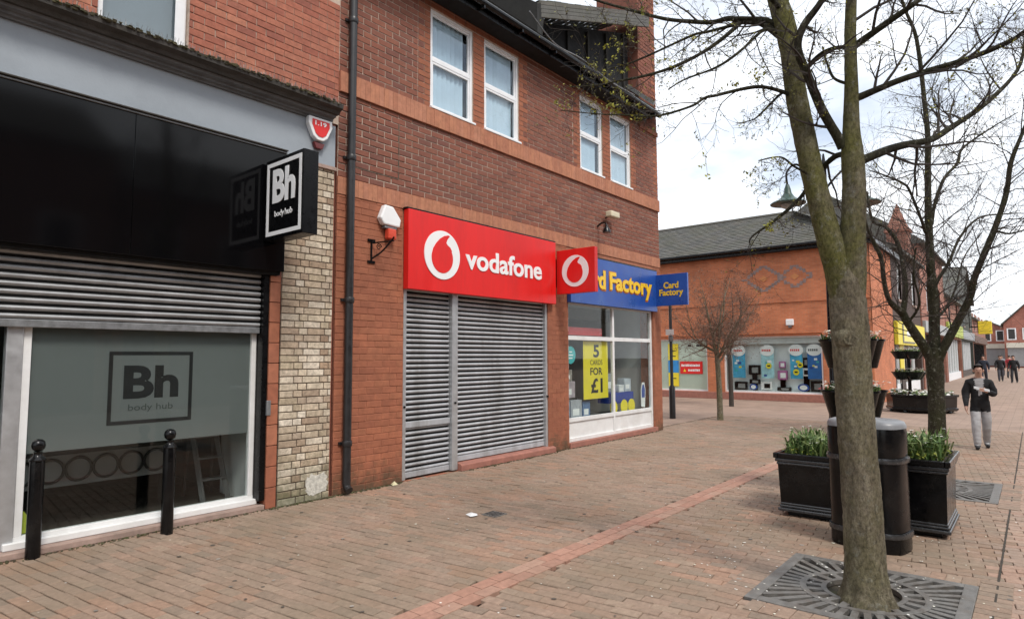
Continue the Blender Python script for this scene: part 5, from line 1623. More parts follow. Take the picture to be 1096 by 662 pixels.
# main tree --------------------------------------------------------
mt = thing('street_tree', (5.02, -5.80, 0), 'big bare forked tree with mossy trunk standing in the near grate', 'tree', 'street trees')
T = Tree(21)
s = 4.40 / FPX / 2                                   # half a pixel of width at the trunk's depth
trunk = [(929, 664, 4.33, 0.20), (929, 648, 4.34, 0.172), (928, 628, 4.36, 0.150), (926, 600, 4.38, 0.140), (922, 540, 4.40, 0.134), (918, 480, 4.42, 0.130), (914, 420, 4.43, 0.129), (910, 360, 4.44, 0.129), (907, 325, 4.45, 0.128), (905, 300, 4.45, 0.115), (904, 280, 4.45, 0.06)]
tp, tr_ = limb(trunk, 14)
tr_ = [v_ * 0.93 for v_ in tr_]
mb = MB().tube(tp, tr_, 72, jit=0.06)
L = [(911, 370, 4.45, 0.085), (905, 330, 4.45, 0.098), (897, 290, 4.46, 0.095), (886, 250, 4.47, 0.086), (873, 200, 4.50, 0.081), (862, 150, 4.53, 0.078), (852, 100, 4.56, 0.075), (846, 55, 4.58, 0.075), (838, 20, 4.60, 0.076), (828, -15, 4.63, 0.066), (812, -90, 4.66, 0.055), (800, -190, 4.7, 0.04), (795, -300, 4.75, 0.025)]
lp, lr = limb(L, 12)
lr = [v_ * 0.95 for v_ in lr]
MB().tube(lp, lr, 48, jit=0.06).build('stem', K['bark_mossy'], mt, True)
lp, lr = limb(L, 5)
Rr = [(910, 370, 4.44, 0.085), (910, 330, 4.44, 0.098), (912, 290, 4.44, 0.096), (913, 250, 4.43, 0.086), (914, 200, 4.42, 0.079), (912, 162, 4.42, 0.075), (911, 138, 4.42, 0.058), (911, 90, 4.42, 0.047), (910, 40, 4.42, 0.042), (911, 0, 4.42, 0.038), (915, -80, 4.4, 0.032), (925, -180, 4.4, 0.024), (930, -290, 4.4, 0.012)]
rp_, rr_ = limb(Rr, 12)
rr_ = [v_ * 0.95 for v_ in rr_]
MB().tube(rp_, rr_, 48, jit=0.06).build('stem', K['bark_mossy'], mt, True)
rp_, rr_ = limb(Rr, 5)
for i_, v_ in enumerate(mb.v):                         # root flare with uneven buttresses
    if v_[2] < 0.30:
        dx, dy = v_[0] - 5.02, v_[1] + 5.80
        a_ = math.atan2(dy, dx); f_ = (1 - max(v_[2], 0) / 0.30) ** 2
        k_ = 1 + f_ * (0.10 + 0.16 * max(0.0, math.cos(a_ * 4 + 0.7)) + 0.10 * mnoise.noise(Vector((a_ * 2.2, 3.1, 0))))
        mb.v[i_] = (5.02 + dx * k_, -5.80 + dy * k_, v_[2])
# knots and old pruning scars on the trunk
for (px, py, dx, dz, r) in ((911, 362, 0.02, 0.0, 0.05), (921, 502, -0.03, 0, 0.035), (932, 455, 0.02, 0, 0.03)):
    d_ = 4.31 if py > 300 else 4.385
    c = P(px, py, d_)
    mb.tube([c + FWD * 0.10, c + FWD * 0.035, c + FWD * 0.012, c + FWD * 0.012, c + FWD * 0.022], [r * 1.6, r * 1.25, r * 0.9, r * 0.6, r * 0.2], 14, jit=0.25)
mb.build('trunk', K['bark'], mt, True)
LIMBS = {
 'M1': [(902, 158, 4.43, 0.036), (896, 146, 4.42, 0.034), (880, 118, 4.40, 0.031), (865, 82, 4.36, 0.029), (854, 52, 4.32, 0.027), (860, 28, 4.30, 0.025), (880, 0, 4.28, 0.021), (905, -50, 4.2, 0.014)],
 'R1': [(914, 50, 4.42, 0.026), (925, 42, 4.38, 0.025), (950, 24, 4.28, 0.021), (985, -1, 4.15, 0.017), (1030, -40, 4.0, 0.010)],
 'R2': [(914, 106, 4.42, 0.026), (922, 103, 4.40, 0.025), (960, 87, 4.30, 0.021), (987, 78, 4.24, 0.020), (1044, 60, 4.08, 0.017), (1083, 43, 3.98, 0.015), (1100, 32, 3.9, 0.012), (1150, 10, 3.8, 0.007)],
 'R3': [(916, 176, 4.42, 0.034), (926, 170, 4.42, 0.031), (960, 157, 4.50, 0.027), (994, 150, 4.6, 0.025), (1014, 139, 4.7, 0.022), (1056, 110, 4.85, 0.018), (1089, 75, 5.0, 0.013), (1097, 40, 5.05, 0.010), (1098, 0, 5.1, 0.006)],
 'R4': [(908, 50, 4.42, 0.016), (892, 52, 4.44, 0.015), (878, 58, 4.5, 0.013), (865, 70, 4.58, 0.011), (855, 82, 4.66, 0.007)],
 'R5': [(908, 90, 4.42, 0.012), (893, 84, 4.5, 0.010), (886, 70, 4.6, 0.008), (880, 50, 4.7, 0.005)],
 'L1': [(843, 45, 4.58, 0.032), (834, 38, 4.60, 0.028), (815, 25, 4.68, 0.024), (796, 23, 4.78, 0.022), (780, 20, 4.86, 0.020), (762, 24, 4.95, 0.018), (737, 23, 5.08, 0.016), (710, 20, 5.2, 0.014), (672, 10, 5.4, 0.012), (640, 1, 5.55, 0.010), (600, -14, 5.7, 0.006)],
 'L1x': [(838, 32, 4.58, 0.022), (822, 22, 4.64, 0.018), (800, 20, 4.74, 0.016), (779, 20, 4.86, 0.015)],
 'L1b': [(796, 24, 4.78, 0.014), (758, 34, 4.80, 0.011), (741, 38, 4.84, 0.010), (695, 59, 4.95, 0.008), (667, 70, 5.0, 0.006), (640, 76, 5.1, 0.004)],
 'L1c': [(792, 25, 4.78, 0.017), (775, 40, 4.72, 0.015), (754, 55, 4.70, 0.013), (725, 70, 4.68, 0.012), (695, 80, 4.66, 0.010), (661, 87, 4.66, 0.008), (640, 91, 4.66, 0.006), (610, 93, 4.7, 0.004)],
 'L1d': [(834, 36, 4.60, 0.012), (818, 32, 4.56, 0.011), (792, 55, 4.5, 0.010), (767, 72, 4.46, 0.009), (733, 85, 4.42, 0.006), (715, 96, 4.4, 0.004)],
 'L2': [(848, 103, 4.56, 0.016), (837, 98, 4.52, 0.014), (816, 93, 4.46, 0.0125), (796, 95, 4.42, 0.012), (767, 102, 4.38, 0.011), (754, 105, 4.36, 0.010), (739, 114, 4.34, 0.009), (703, 124, 4.3, 0.007), (667, 123, 4.26, 0.005), (640, 122, 4.24, 0.004), (600, 118, 4.2, 0.003)],
 'L2b': [(845, 96, 4.56, 0.010), (834, 102, 4.60, 0.009), (816, 120, 4.68, 0.007), (806, 128, 4.74, 0.005), (790, 132, 4.8, 0.003)],
 'L3': [(905, 165, 4.43, 0.022), (893, 168, 4.56, 0.019), (873, 187, 4.66, 0.017), (857, 211, 4.66, 0.014), (833, 233, 4.66, 0.011), (805, 253, 4.68, 0.007), (803, 262, 4.7, 0.004)],
 'L4': [(838, 12, 4.60, 0.02), (815, -10, 4.4, 0.016), (780, -30, 4.2, 0.012), (730, -40, 4.0, 0.008)],
 'L5': [(868, 188, 4.5, 0.010), (850, 178, 4.4, 0.008), (835, 168, 4.3, 0.006), (812, 172, 4.25, 0.004)],
}
mb = MB()
for k_, c_ in LIMBS.items():
    p_, r_ = limb(c_, 5)
    mb.tube(p_, r_, 10, jit=0.10)
    left = k_.startswith('L')
    T.along(p_, r_, 0.17 if k_ in ('L1', 'L1b', 'L1c', 'L2') else 0.12 if left else 0.10, 0.62 if k_ not in ('R5', 'L5', 'L2b', 'R4') else 0.36, 2, 0.12, (5, 5, 3), 0.05)
mb.build('branches', K['bark_dark'], mt, True)
T.along(lp[44:], lr[44:], 0.25, 1.2, 3, 0.0, (3, 4, 4), 0.1)
T.along(rp_[40:], rr_[40:], 0.25, 1.0, 3, 0.0, (3, 4, 4), 0.1)
tag(T.twigs.build('twigs', K['twig'], mt), kind='stuff')
leafcloud(T.tips, K['bud'], random.Random(3), 'leaves', mt, 0.009, (2, 4), 0.42, 0.007)
# fresh yellow-green sprays near the building
q = random.Random(17)
spray = []
for (px, py, d, n) in ((646, 106, 4.66, 14), (660, 117, 4.28, 12), (690, 118, 4.3, 6), (802, 84, 4.46, 16), (790, 92, 4.46, 10), (650, 80, 4.9, 6), (668, 62, 5.0, 7), (690, 55, 5.0, 6), (672, 30, 5.2, 6), (660, 50, 5.1, 5), (640, 60, 5.1, 5), (700, 10, 5.2, 8), (720, 66, 4.7, 8), (745, 50, 4.8, 8), (640, 30, 5.4, 8), (810, 255, 4.68, 6), (800, 240, 4.7, 6), (770, 195, 4.4, 6), (1000, 88, 4.2, 8), (610, 90, 4.7, 5)):
    c_ = P(px, py, d)
    near = sorted(T.tips, key=lambda t_: (t_[0] - c_).length)[:n]
    spray += [t_ for t_ in near if (t_[0] - c_).length < 0.5]
leafcloud(spray, leaf_mat('fresh_leaf', [(0.20, 0.19, 0.03), (0.33, 0.32, 0.04), (0.16, 0.17, 0.03), (0.40, 0.38, 0.06)]), q, 'fresh_leaves', mt, 0.015, (3, 5), 1.0, 0.013)

# second tree, beyond the planters ---------------------------------
st = thing('street_tree', (15.4, -5.15, 0), 'dark multi stemmed bare tree beyond the planters, in front of the gabled building', 'tree', 'street trees')
T2 = Tree(33)
D = 12.75
mb = MB()
tp, tr_ = limb([(1003, 474, D, 0.18), (1003, 455, D, 0.155), (1002, 420, D, 0.147), (1001, 395, D, 0.155), (1000, 372, D, 0.11)], 5)
mb.tube(tp, tr_, 16, jit=0.07)
mb.build('trunk', K['bark_dark'], st, True)
L2 = {
 'a': [(998, 392, D, 0.13), (992, 376, D, 0.12), (971, 344, D - .1, 0.10), (966, 335, D - .1, 0.095), (952, 322, D - .3, 0.06), (946, 300, D - .4, 0.055), (943, 276, D - .5, 0.05), (929, 246, D - .7, 0.035), (922, 215, D - .9, 0.02)],
 'b': [(966, 338, D - .1, 0.075), (969, 306, D, 0.065), (962, 263, D + .2, 0.055), (948, 243, D + .3, 0.045), (934, 236, D + .5, 0.035), (928, 205, D + .6, 0.02)],
 'c': [(1001, 390, D, 0.14), (1000, 350, D + .1, 0.125), (999, 315, D + .1, 0.115), (996, 284, D + .1, 0.10), (994, 240, D + .1, 0.09), (993, 190, D + .1, 0.075), (993, 146, D, 0.065), (989, 104, D, 0.055), (981, 42, D - .1, 0.045), (968, 8, D - .2, 0.035), (950, -50, D - .2, 0.02)],
 'd': [(1003, 390, D, 0.12), (1009, 374, D - .1, 0.11), (1036, 323, D - .3, 0.085), (1043, 297, D - .4, 0.078), (1064, 246, D - .6, 0.068), (1077, 207, D - .7, 0.06), (1082, 174, D - .8, 0.052), (1096, 138, D - .9, 0.042), (1110, 100, D - 1, 0.03), (1120, 50, D - 1, 0.02)],
 'e': [(997, 240, D + .1, 0.05), (1000, 220, D + .2, 0.045), (1010, 192, D + .4, 0.04), (1025, 174, D + .6, 0.034), (1031, 158, D + .7, 0.03), (1064, 135, D + 1.0, 0.02), (1090, 120, D + 1.2, 0.01)],
 'f': [(1000, 310, D + .1, 0.05), (1004, 299, D + .2, 0.045), (1015, 282, D + .3, 0.038), (1028, 253, D + .5, 0.032), (1048, 233, D + .7, 0.025), (1075, 229, D + .9, 0.018), (1095, 228, D + 1.0, 0.010)],
 'g': [(995, 262, D + .1, 0.04), (989, 243, D - .2, 0.035), (974, 205, D - .5, 0.03), (966, 196, D - .6, 0.026), (948, 188, D - .8, 0.02), (930, 182, D - 1.0, 0.012)],
 'h': [(998, 345, D, 0.035), (1012, 330, D + .3, 0.03), (1022, 310, D + .6, 0.025), (1032, 275, D + .8, 0.018), (1050, 250, D + 1, 0.01)],
 'i': [(972, 345, D - .1, 0.035), (984, 325, D - .4, 0.03), (978, 295, D - .6, 0.022), (980, 265, D - .8, 0.014)],
 'j': [(1064, 246, D - .6, 0.03), (1080, 250, D - .8, 0.022), (1100, 245, D - 1, 0.012)],
}
mb = MB()
for k_, c_ in L2.items():
    p_, r_ = limb(c_, 5)
    r_ = [v_ * 0.8 for v_ in r_]
    mb.tube(p_, r_, 10, jit=0.10)
    T2.along(p_, r_, 0.14, 1.7, 2, 0.12, (5, 5, 3), 0.06)
mb.build('branches', K['bark_dark'], st, True)
tag(T2.twigs.build('twigs', K['twig'], st), kind='stuff')
leafcloud(T2.tips, K['bud_pink'], random.Random(5), 'leaves', st, 0.015, (1, 2), 0.22, 0.008)

# small trees by the corner building ------------------------------
def small_tree(px, py, d, h_trunk, spread, height, seed, label, twm, bark, n, budm):
    b = P(px, py, d); b.z = 0
    t = thing('street_tree', b, label, 'tree', 'street trees')
    TT = Tree(seed)
    top = b + Vector((0, 0.05, h_trunk))
    p_, r_ = smooth_path([b - Vector((0, 0, .05)), b + Vector((0.03, 0.02, h_trunk * .5)), top], [0.085, 0.07, 0.065], 5)
    MB().tube(p_, r_, 12, jit=0.08).build('trunk', bark, t, True)
    mb = MB()
    for k in range(n):
        a = 2 * math.pi * k / n + TT.q.uniform(-.3, .3)
        e = TT.q.uniform(0.2, 1.0)
        tip = b + Vector((math.cos(a) * spread * e, math.sin(a) * spread * e, h_trunk + (height - h_trunk) * (1 - 0.95 * e * e * TT.q.uniform(0.5, 1.0))))
        s0 = b + Vector((0, 0.03, h_trunk * TT.q.uniform(0.72, 1.0)))
        hz = tip - s0
        m_ = s0 + Vector((hz.x * 0.55, hz.y * 0.55, hz.z * 0.5)) + TT.vec(0.13)
        p_, r_ = smooth_path([s0, m_, tip], [0.030, 0.017, 0.005], 6)
        mb.tube(p_, r_, 7)
        TT.along(p_, r_, 0.11, 0.95, 2, 0.2, (5, 4, 3), -0.02)
    mb.build('branches', bark, t, True)
    tag(TT.twigs.build('twigs', twm, t), kind='stuff')
    leafcloud(TT.tips, budm, random.Random(seed), 'leaves', t, 0.02, (1, 2), 0.5, 0.02)
small_tree(771, 449, 16.85, 1.9, 1.5, 4.05, 41, 'small round headed bare tree with reddish twigs before the orange building', K['twig_red'], K['bark'], 11, K['bud_pink'])
small_tree(783, 434, 21.4, 2.3, 0.9, 4.4, 43, 'slim dark bare tree close to the wide display window', K['twig_red'], K['twig'], 7, K['bud_pink'])

# ------------------------------------------------------------------ planters, bin, flower tower
def blades(mb, x0, x1, y0, y1, z, n, hmin, hmax, q, w=0.011):
    for k in range(n):
        x, y = q.uniform(x0, x1), q.uniform(y0, y1)
        h, a, lean = q.uniform(hmin, hmax), q.uniform(0, 6.283), q.uniform(0.15, 1.15)
        d = Vector((math.cos(a), math.sin(a), 0)); sd = Vector((-d.y, d.x, 0)) * w * q.uniform(.6, 1.3)
        b = Vector((x, y, z)); rr = q.random() * .998 + .001
        p1 = b + d * h * lean * 0.30 + Vector((0, 0, h * 0.62)); p2 = b + d * h * lean + Vector((0, 0, h * (1.0 - 0.35 * lean)))
        mb.quad(b - sd * .8, b + sd * .8, p1 + sd, p1 - sd, rr)
        mb.quad(p1 - sd, p1 + sd, p2 + sd * .15, p2 - sd * .15, rr)

def planter(x0, y0, w, dpt, h, label, seed, flowers=None):
    t = thing('planter', (x0 + w / 2, y0 + dpt / 2, 0), label, 'planter', 'black square planters')
    q = random.Random(seed)
    def ring(o, z0, z1, name, mk='black_metal', bev=0.006):
        mb = MB(); mb.box(x0 - o, x0 + w + o, y0 - o, y0 + dpt + o, z0, z1)
        return mb.build(name, K[mk], t, bevel=bev)
    ring(-0.05, 0.0, 0.055, 'plinth', 'black_paint')
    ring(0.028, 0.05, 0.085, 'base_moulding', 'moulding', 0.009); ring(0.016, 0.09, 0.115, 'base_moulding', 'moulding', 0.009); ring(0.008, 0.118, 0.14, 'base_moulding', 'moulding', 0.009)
    mb = MB()
    ta = 0.018
    lo = [(x0, y0, 0.10), (x0 + w, y0, 0.10), (x0 + w, y0 + dpt, 0.10), (x0, y0 + dpt, 0.10)]
    hi = [(x0 - ta, y0 - ta, h - 0.06), (x0 + w + ta, y0 - ta, h - 0.06), (x0 + w + ta, y0 + dpt + ta, h - 0.06), (x0 - ta, y0 + dpt + ta, h - 0.06)]
    n = len(mb.v); mb.v += lo + hi
    for f in ((0, 1, 5, 4), (1, 2, 6, 5), (2, 3, 7, 6), (3, 0, 4, 7), (3, 2, 1, 0)): mb.face(f)
    mb.build('body', K['black_metal'], t)
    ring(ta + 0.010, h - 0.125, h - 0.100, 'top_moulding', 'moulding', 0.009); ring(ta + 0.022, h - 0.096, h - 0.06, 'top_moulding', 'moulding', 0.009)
    rim = MB(); o = ta + 0.036
    a0, a1, b0, b1 = x0 - o, x0 + w + o, y0 - o, y0 + dpt + o
    for r_ in ((a0, a1, b0, b0 + 0.05), (a0, a1, b1 - 0.05, b1), (a0, a0 + 0.05, b0 + 0.05, b1 - 0.05), (a1 - 0.05, a1, b0 + 0.05, b1 - 0.05)):
        rim.box(r_[0], r_[1], r_[2], r_[3], h - 0.058, h)
    rim.build('rim', K['black_metal'], t, bevel=0.01)
    bx('soil', K['soil'], t, x0 + 0.0, x0 + w, y0 + 0.0, y0 + dpt, h - 0.10, h - 0.03)
    pl_ = thing('bulb_plants', (x0 + w / 2, y0 + dpt / 2, h), flowers, 'plants')
    mb = MB(); blades(mb, x0 + 0.02, x0 + w - 0.02, y0 + 0.02, y0 + dpt - 0.02, h - 0.04, 560, 0.10, 0.33, q)
    tag(mb.build('leaves', K['grass_leaf'], pl_), kind='stuff')
    mb = MB()
    for k in range(420):
        c = Vector((q.uniform(x0, x0 + w), q.uniform(y0, y0 + dpt), h - 0.01 + q.uniform(0, 0.06)))
        a = Vector((q.gauss(0, 1), q.gauss(0, 1), .3)).normalized(); b = a.cross(Vector((0, 0, 1))).normalized()
        s_ = q.uniform(0.012, 0.03)
        mb.quad(c - a * s_, c + b * s_ * .7, c + a * s_, c - b * s_ * .7, q.random() * .99 + .005)
    tag(mb.build('ground_leaves', K['moss_yellow'], pl_), kind='stuff')
    mb = MB(); ms = MB()
    for k in range(16):
        c = Vector((q.uniform(x0 + .05, x0 + w - .05), q.uniform(y0 + .05, y0 + dpt - .05), h + q.uniform(0.10, 0.28)))
        ms.tube([Vector((c.x, c.y, h - .04)), c], 0.003, 4, cap=False, r=.4)
        for j in range(6):
            a = j * 1.047
            d = Vector((math.cos(a), math.sin(a), q.uniform(-.1, .4))) * 0.022
            sd = Vector((-math.sin(a), math.cos(a), 0)) * 0.009
            mb.quad(c, c + d * .6 + sd, c + d, c + d * .6 - sd, q.random() * .99 + .005)
    tag(ms.build('stems', K['grass_leaf'], pl_), kind='stuff')
    tag(mb.build('petals', K['petal_white'], pl_), kind='stuff')
    return t
planter(7.14, -5.25, 0.82, 0.68, 0.665, 'black panelled square planter of bulbs on the building side of the litter bin', 51, 'dense green bulb leaves with pale flowers in the planter nearer the shops')
planter(7.13, -6.05, 0.82, 0.72, 0.72, 'black panelled square planter between the litter bin and the small iron grate', 52, 'green bulb leaves and yellow ground cover in the planter beyond the trunk')

K['bin_lid'] = mat('bin_lid_grey', (0.20, 0.205, 0.215), 0.35, 0.15, 8)
bn = thing('litter_bin', (6.50, -5.52, 0), 'black oval litter bin with grey hood behind the big tree trunk', 'bin')
cx, cy = 6.52, -5.53
def oval(prof, name, mk, n=40, sm=True, rot=R(-12), a=0.225, b=0.315):
    mb = MB().lathe((0, 0, 0), prof, n, sx=a, sy=b, power=3.2)
    c1, s1 = math.cos(rot), math.sin(rot)
    mb.v = [(cx + c1 * x - s1 * y, cy + s1 * x + c1 * y, z) for x, y, z in mb.v]
    return mb.build(name, K[mk], bn, sm)
oval([(0.96, 0.0), (0.98, 0.02), (0.98, 0.13)], 'base', 'black_metal')
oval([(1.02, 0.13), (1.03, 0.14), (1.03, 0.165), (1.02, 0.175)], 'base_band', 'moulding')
oval([(0.97, 0.175), (0.97, 0.765)], 'body', 'black_metal')
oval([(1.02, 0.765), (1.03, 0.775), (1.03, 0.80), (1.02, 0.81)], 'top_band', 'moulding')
oval([(0.97, 0.81), (0.985, 0.85), (0.985, 1.03), (0.97, 1.06)], 'hood', 'black_metal')
oval([(0.985, 1.06), (0.975, 1.09), (0.93, 1.115), (0.80, 1.13), (0.02, 1.14)], 'lid', 'bin_lid')

def flower_tower(c, tiers, npot, label, seed, radius=0.21, pr0=0.165, ph=0.33, pole=0.04, flower='petal_white', group='flower towers'):
    c = Vector(c)
    t = thing('flower_tower', c, label, 'flower tower', group)
    q = random.Random(seed)
    MB().tube([c, c + Vector((0, 0, tiers[-1] + 0.06))], pole, 12).build('pole', K['black_metal'], t, True)
    MB().lathe(c, [(0.16, 0.0), (0.16, 0.05), (0.06, 0.10)], 16).build('base', K['black_metal'], t, True)
    for ti, z in enumerate(tiers):
        for k in range(npot):
            a = 2 * math.pi * k / npot - 0.876
            pc = c + Vector((radius * math.cos(a), radius * math.sin(a), z))
            p_ = MB().lathe(pc, [(pr0 * 0.42, -ph), (pr0 * 0.5, -ph * 0.97), (pr0, -0.01), (pr0 * 1.08, 0.0), (pr0 * 1.08, 0.02), (pr0 * 0.95, 0.02), (pr0 * 0.9, -0.03)], 16).build('pot', K['black_paint'], t, True)
            MB().bar(c + Vector((0, 0, z - 0.08)), pc + Vector((0, 0, -0.10)), 0.02).build('arm', K['black_metal'], t)
            mb, m2, m3 = MB(), MB(), MB()
            blades(mb, pc.x - pr0 * .8, pc.x + pr0 * .8, pc.y - pr0 * .8, pc.y + pr0 * .8, pc.z - 0.02, 50, 0.05, 0.16, q, 0.012)
            for j in range(48):
                f = pc + Vector((q.gauss(0, pr0 * .55), q.gauss(0, pr0 * .55), q.uniform(0.03, 0.13)))
                tgt = m3 if q.random() < 0.14 else m2
                for i in range(5):
                    an = i * 1.257
                    d = Vector((math.cos(an), math.sin(an), q.uniform(-.2, .5))) * 0.026
                    sd = Vector((-math.sin(an), math.cos(an), 0)) * 0.013
                    tgt.quad(f, f + d * .6 + sd, f + d, f + d * .6 - sd, q.random() * .99 + .005)
            tag(mb.build('leaves', K['grass_leaf'], p_), kind='stuff')
            tag(m2.build('flowers', K[flower], p_), kind='stuff')
            if m3.f: tag(m3.build('red_flowers', K['petal_red'], p_), kind='stuff')
    return t
tw = P(914, 420, 7.6)
flower_tower((tw.x, tw.y, 0), (1.27, 1.88), 4, 'two tier tower of black flower pots rising behind the tree trunk', 61)

# round planter far down, with its own flower tower
c3 = Vector((22.8, -4.0, 0))
rp3 = thing('planter', c3, 'low black octagonal planter full of flowers behind the second tree', 'planter')
MB().lathe(c3, [(0.90, 0.06), (0.94, 0.10), (0.94, 0.14), (0.90, 0.16), (0.92, 0.46), (0.97, 0.48), (0.97, 0.54), (0.86, 0.54), (0.84, 0.44)], 8).build('body', K['black_metal'], rp3)
for k in range(8):
    a = k * math.pi / 4 + 0.39
    MB().lathe(c3 + Vector((0.8 * math.cos(a), 0.8 * math.sin(a), 0)), [(0.05, 0.0), (0.06, 0.03), (0.045, 0.07)], 8).build('foot', K['black_metal'], rp3)
q = random.Random(71)
fl3 = thing('bedding_plants', c3 + Vector((0, 0, .5)), 'white and yellow bedding flowers filling the octagonal planter', 'plants')
mb, m2 = MB(), MB()
for k in range(500):
    a, r_ = q.uniform(0, 6.283), 0.85 * math.sqrt(q.random())
    f = c3 + Vector((r_ * math.cos(a), r_ * math.sin(a), 0.46 + q.uniform(0, 0.2)))
    u_ = Vector((q.gauss(0, 1), q.gauss(0, 1), .4)).normalized(); v_ = u_.cross(Vector((0, 0, 1))).normalized()
    s_ = q.uniform(0.03, 0.06)
    (m2 if q.random() < .35 else mb).quad(f - u_ * s_, f + v_ * s_, f + u_ * s_, f - v_ * s_, q.random() * .99 + .005)
tag(mb.build('leaves', K['grass_leaf'], fl3), kind='stuff'); tag(m2.build('petals', K['petal_white'], fl3), kind='stuff')
flower_tower(c3 + Vector((-0.1, 0.25, 0.47)), (0.72, 1.35), 4, 'small tiered tower of black flower pots in the octagonal planter', 62, 0.26, 0.24, 0.22, 0.05)

# ------------------------------------------------------------------ lamp post with two green shades
lpz = Vector((16.3, -3.05, 0))
lm = thing('street_lamp', lpz, 'black lamp column with two green bell shades on swan neck arms behind the tree', 'street lamp')
MB().lathe(lpz, [(0.16, 0), (0.16, 0.1), (0.12, 0.16), (0.11, 0.9), (0.075, 1.0), (0.065, 3.0), (0.055, 6.2), (0.08, 6.25), (0.05, 6.35), (0.02, 6.6)], 16).build('column', K['black_metal'], lm, True)
for sgn in (-1, 1):
    d = Vector((-0.64, 0.77, 0)) * -sgn
    hgt = 5.36
    end = lpz + d * 0.90
    ctrl = [lpz + Vector((0, 0, 5.7)), lpz + d * 0.30 + Vector((0, 0, 6.05)), lpz + d * 0.66 + Vector((0, 0, 6.34)), lpz + d * 0.9 + Vector((0, 0, 6.15)), end + Vector((0, 0, hgt + 0.46))]
    p_, r_ = smooth_path(ctrl, [0.03, 0.028, 0.026, 0.026, 0.026], 6)
    MB().tube(p_, r_, 8).build('arm', K['black_metal'], lm, True)
    sh = MB().lathe(end + Vector((0, 0, hgt)), [(0.40, 0.0), (0.405, 0.02), (0.36, 0.055), (0.24, 0.10), (0.15, 0.17), (0.09, 0.27), (0.075, 0.36), (0.04, 0.48)], 24).build('shade', K['green_paint'], lm, True)
    MB().lathe(end + Vector((0, 0, hgt - 0.10)), [(0.05, -0.02), (0.14, 0.02), (0.17, 0.095)], 18).build('diffuser', mat('lamp_diffuser_%d' % (sgn + 1), (0.35, 0.36, 0.34), 0.3), sh, True)
# ladder bar
MB().tube([lpz + Vector((-0.25, 0.3, 5.3)), lpz + Vector((0.25, -0.3, 5.3))], 0.014, 6).build('ladder_bar', K['black_metal'], lm)

# sign pole at the corner
sp = P(720, 447, 17.3); sp.z = 0
pp = thing('sign_pole', sp, 'slim dark grey pole with thicker base at the corner of the card shop', 'pole')
MB().lathe(sp, [(0.085, 0.0), (0.085, 0.85), (0.045, 0.92), (0.042, 3.6), (0.03, 3.65)], 14).build('shaft', K['downpipe'], pp, True)
MB().lathe(sp + Vector((0, 0, 2.12)), [(0.06, 0.0), (0.065, 0.02), (0.065, 0.14), (0.06, 0.16)], 14).build('clamp', K['grey_trim'], pp, True)
bx('plate', K['white_sign'], pp, sp.x - 0.065, sp.x - 0.058, sp.y - 0.12, sp.y + 0.12, 2.30, 2.46)

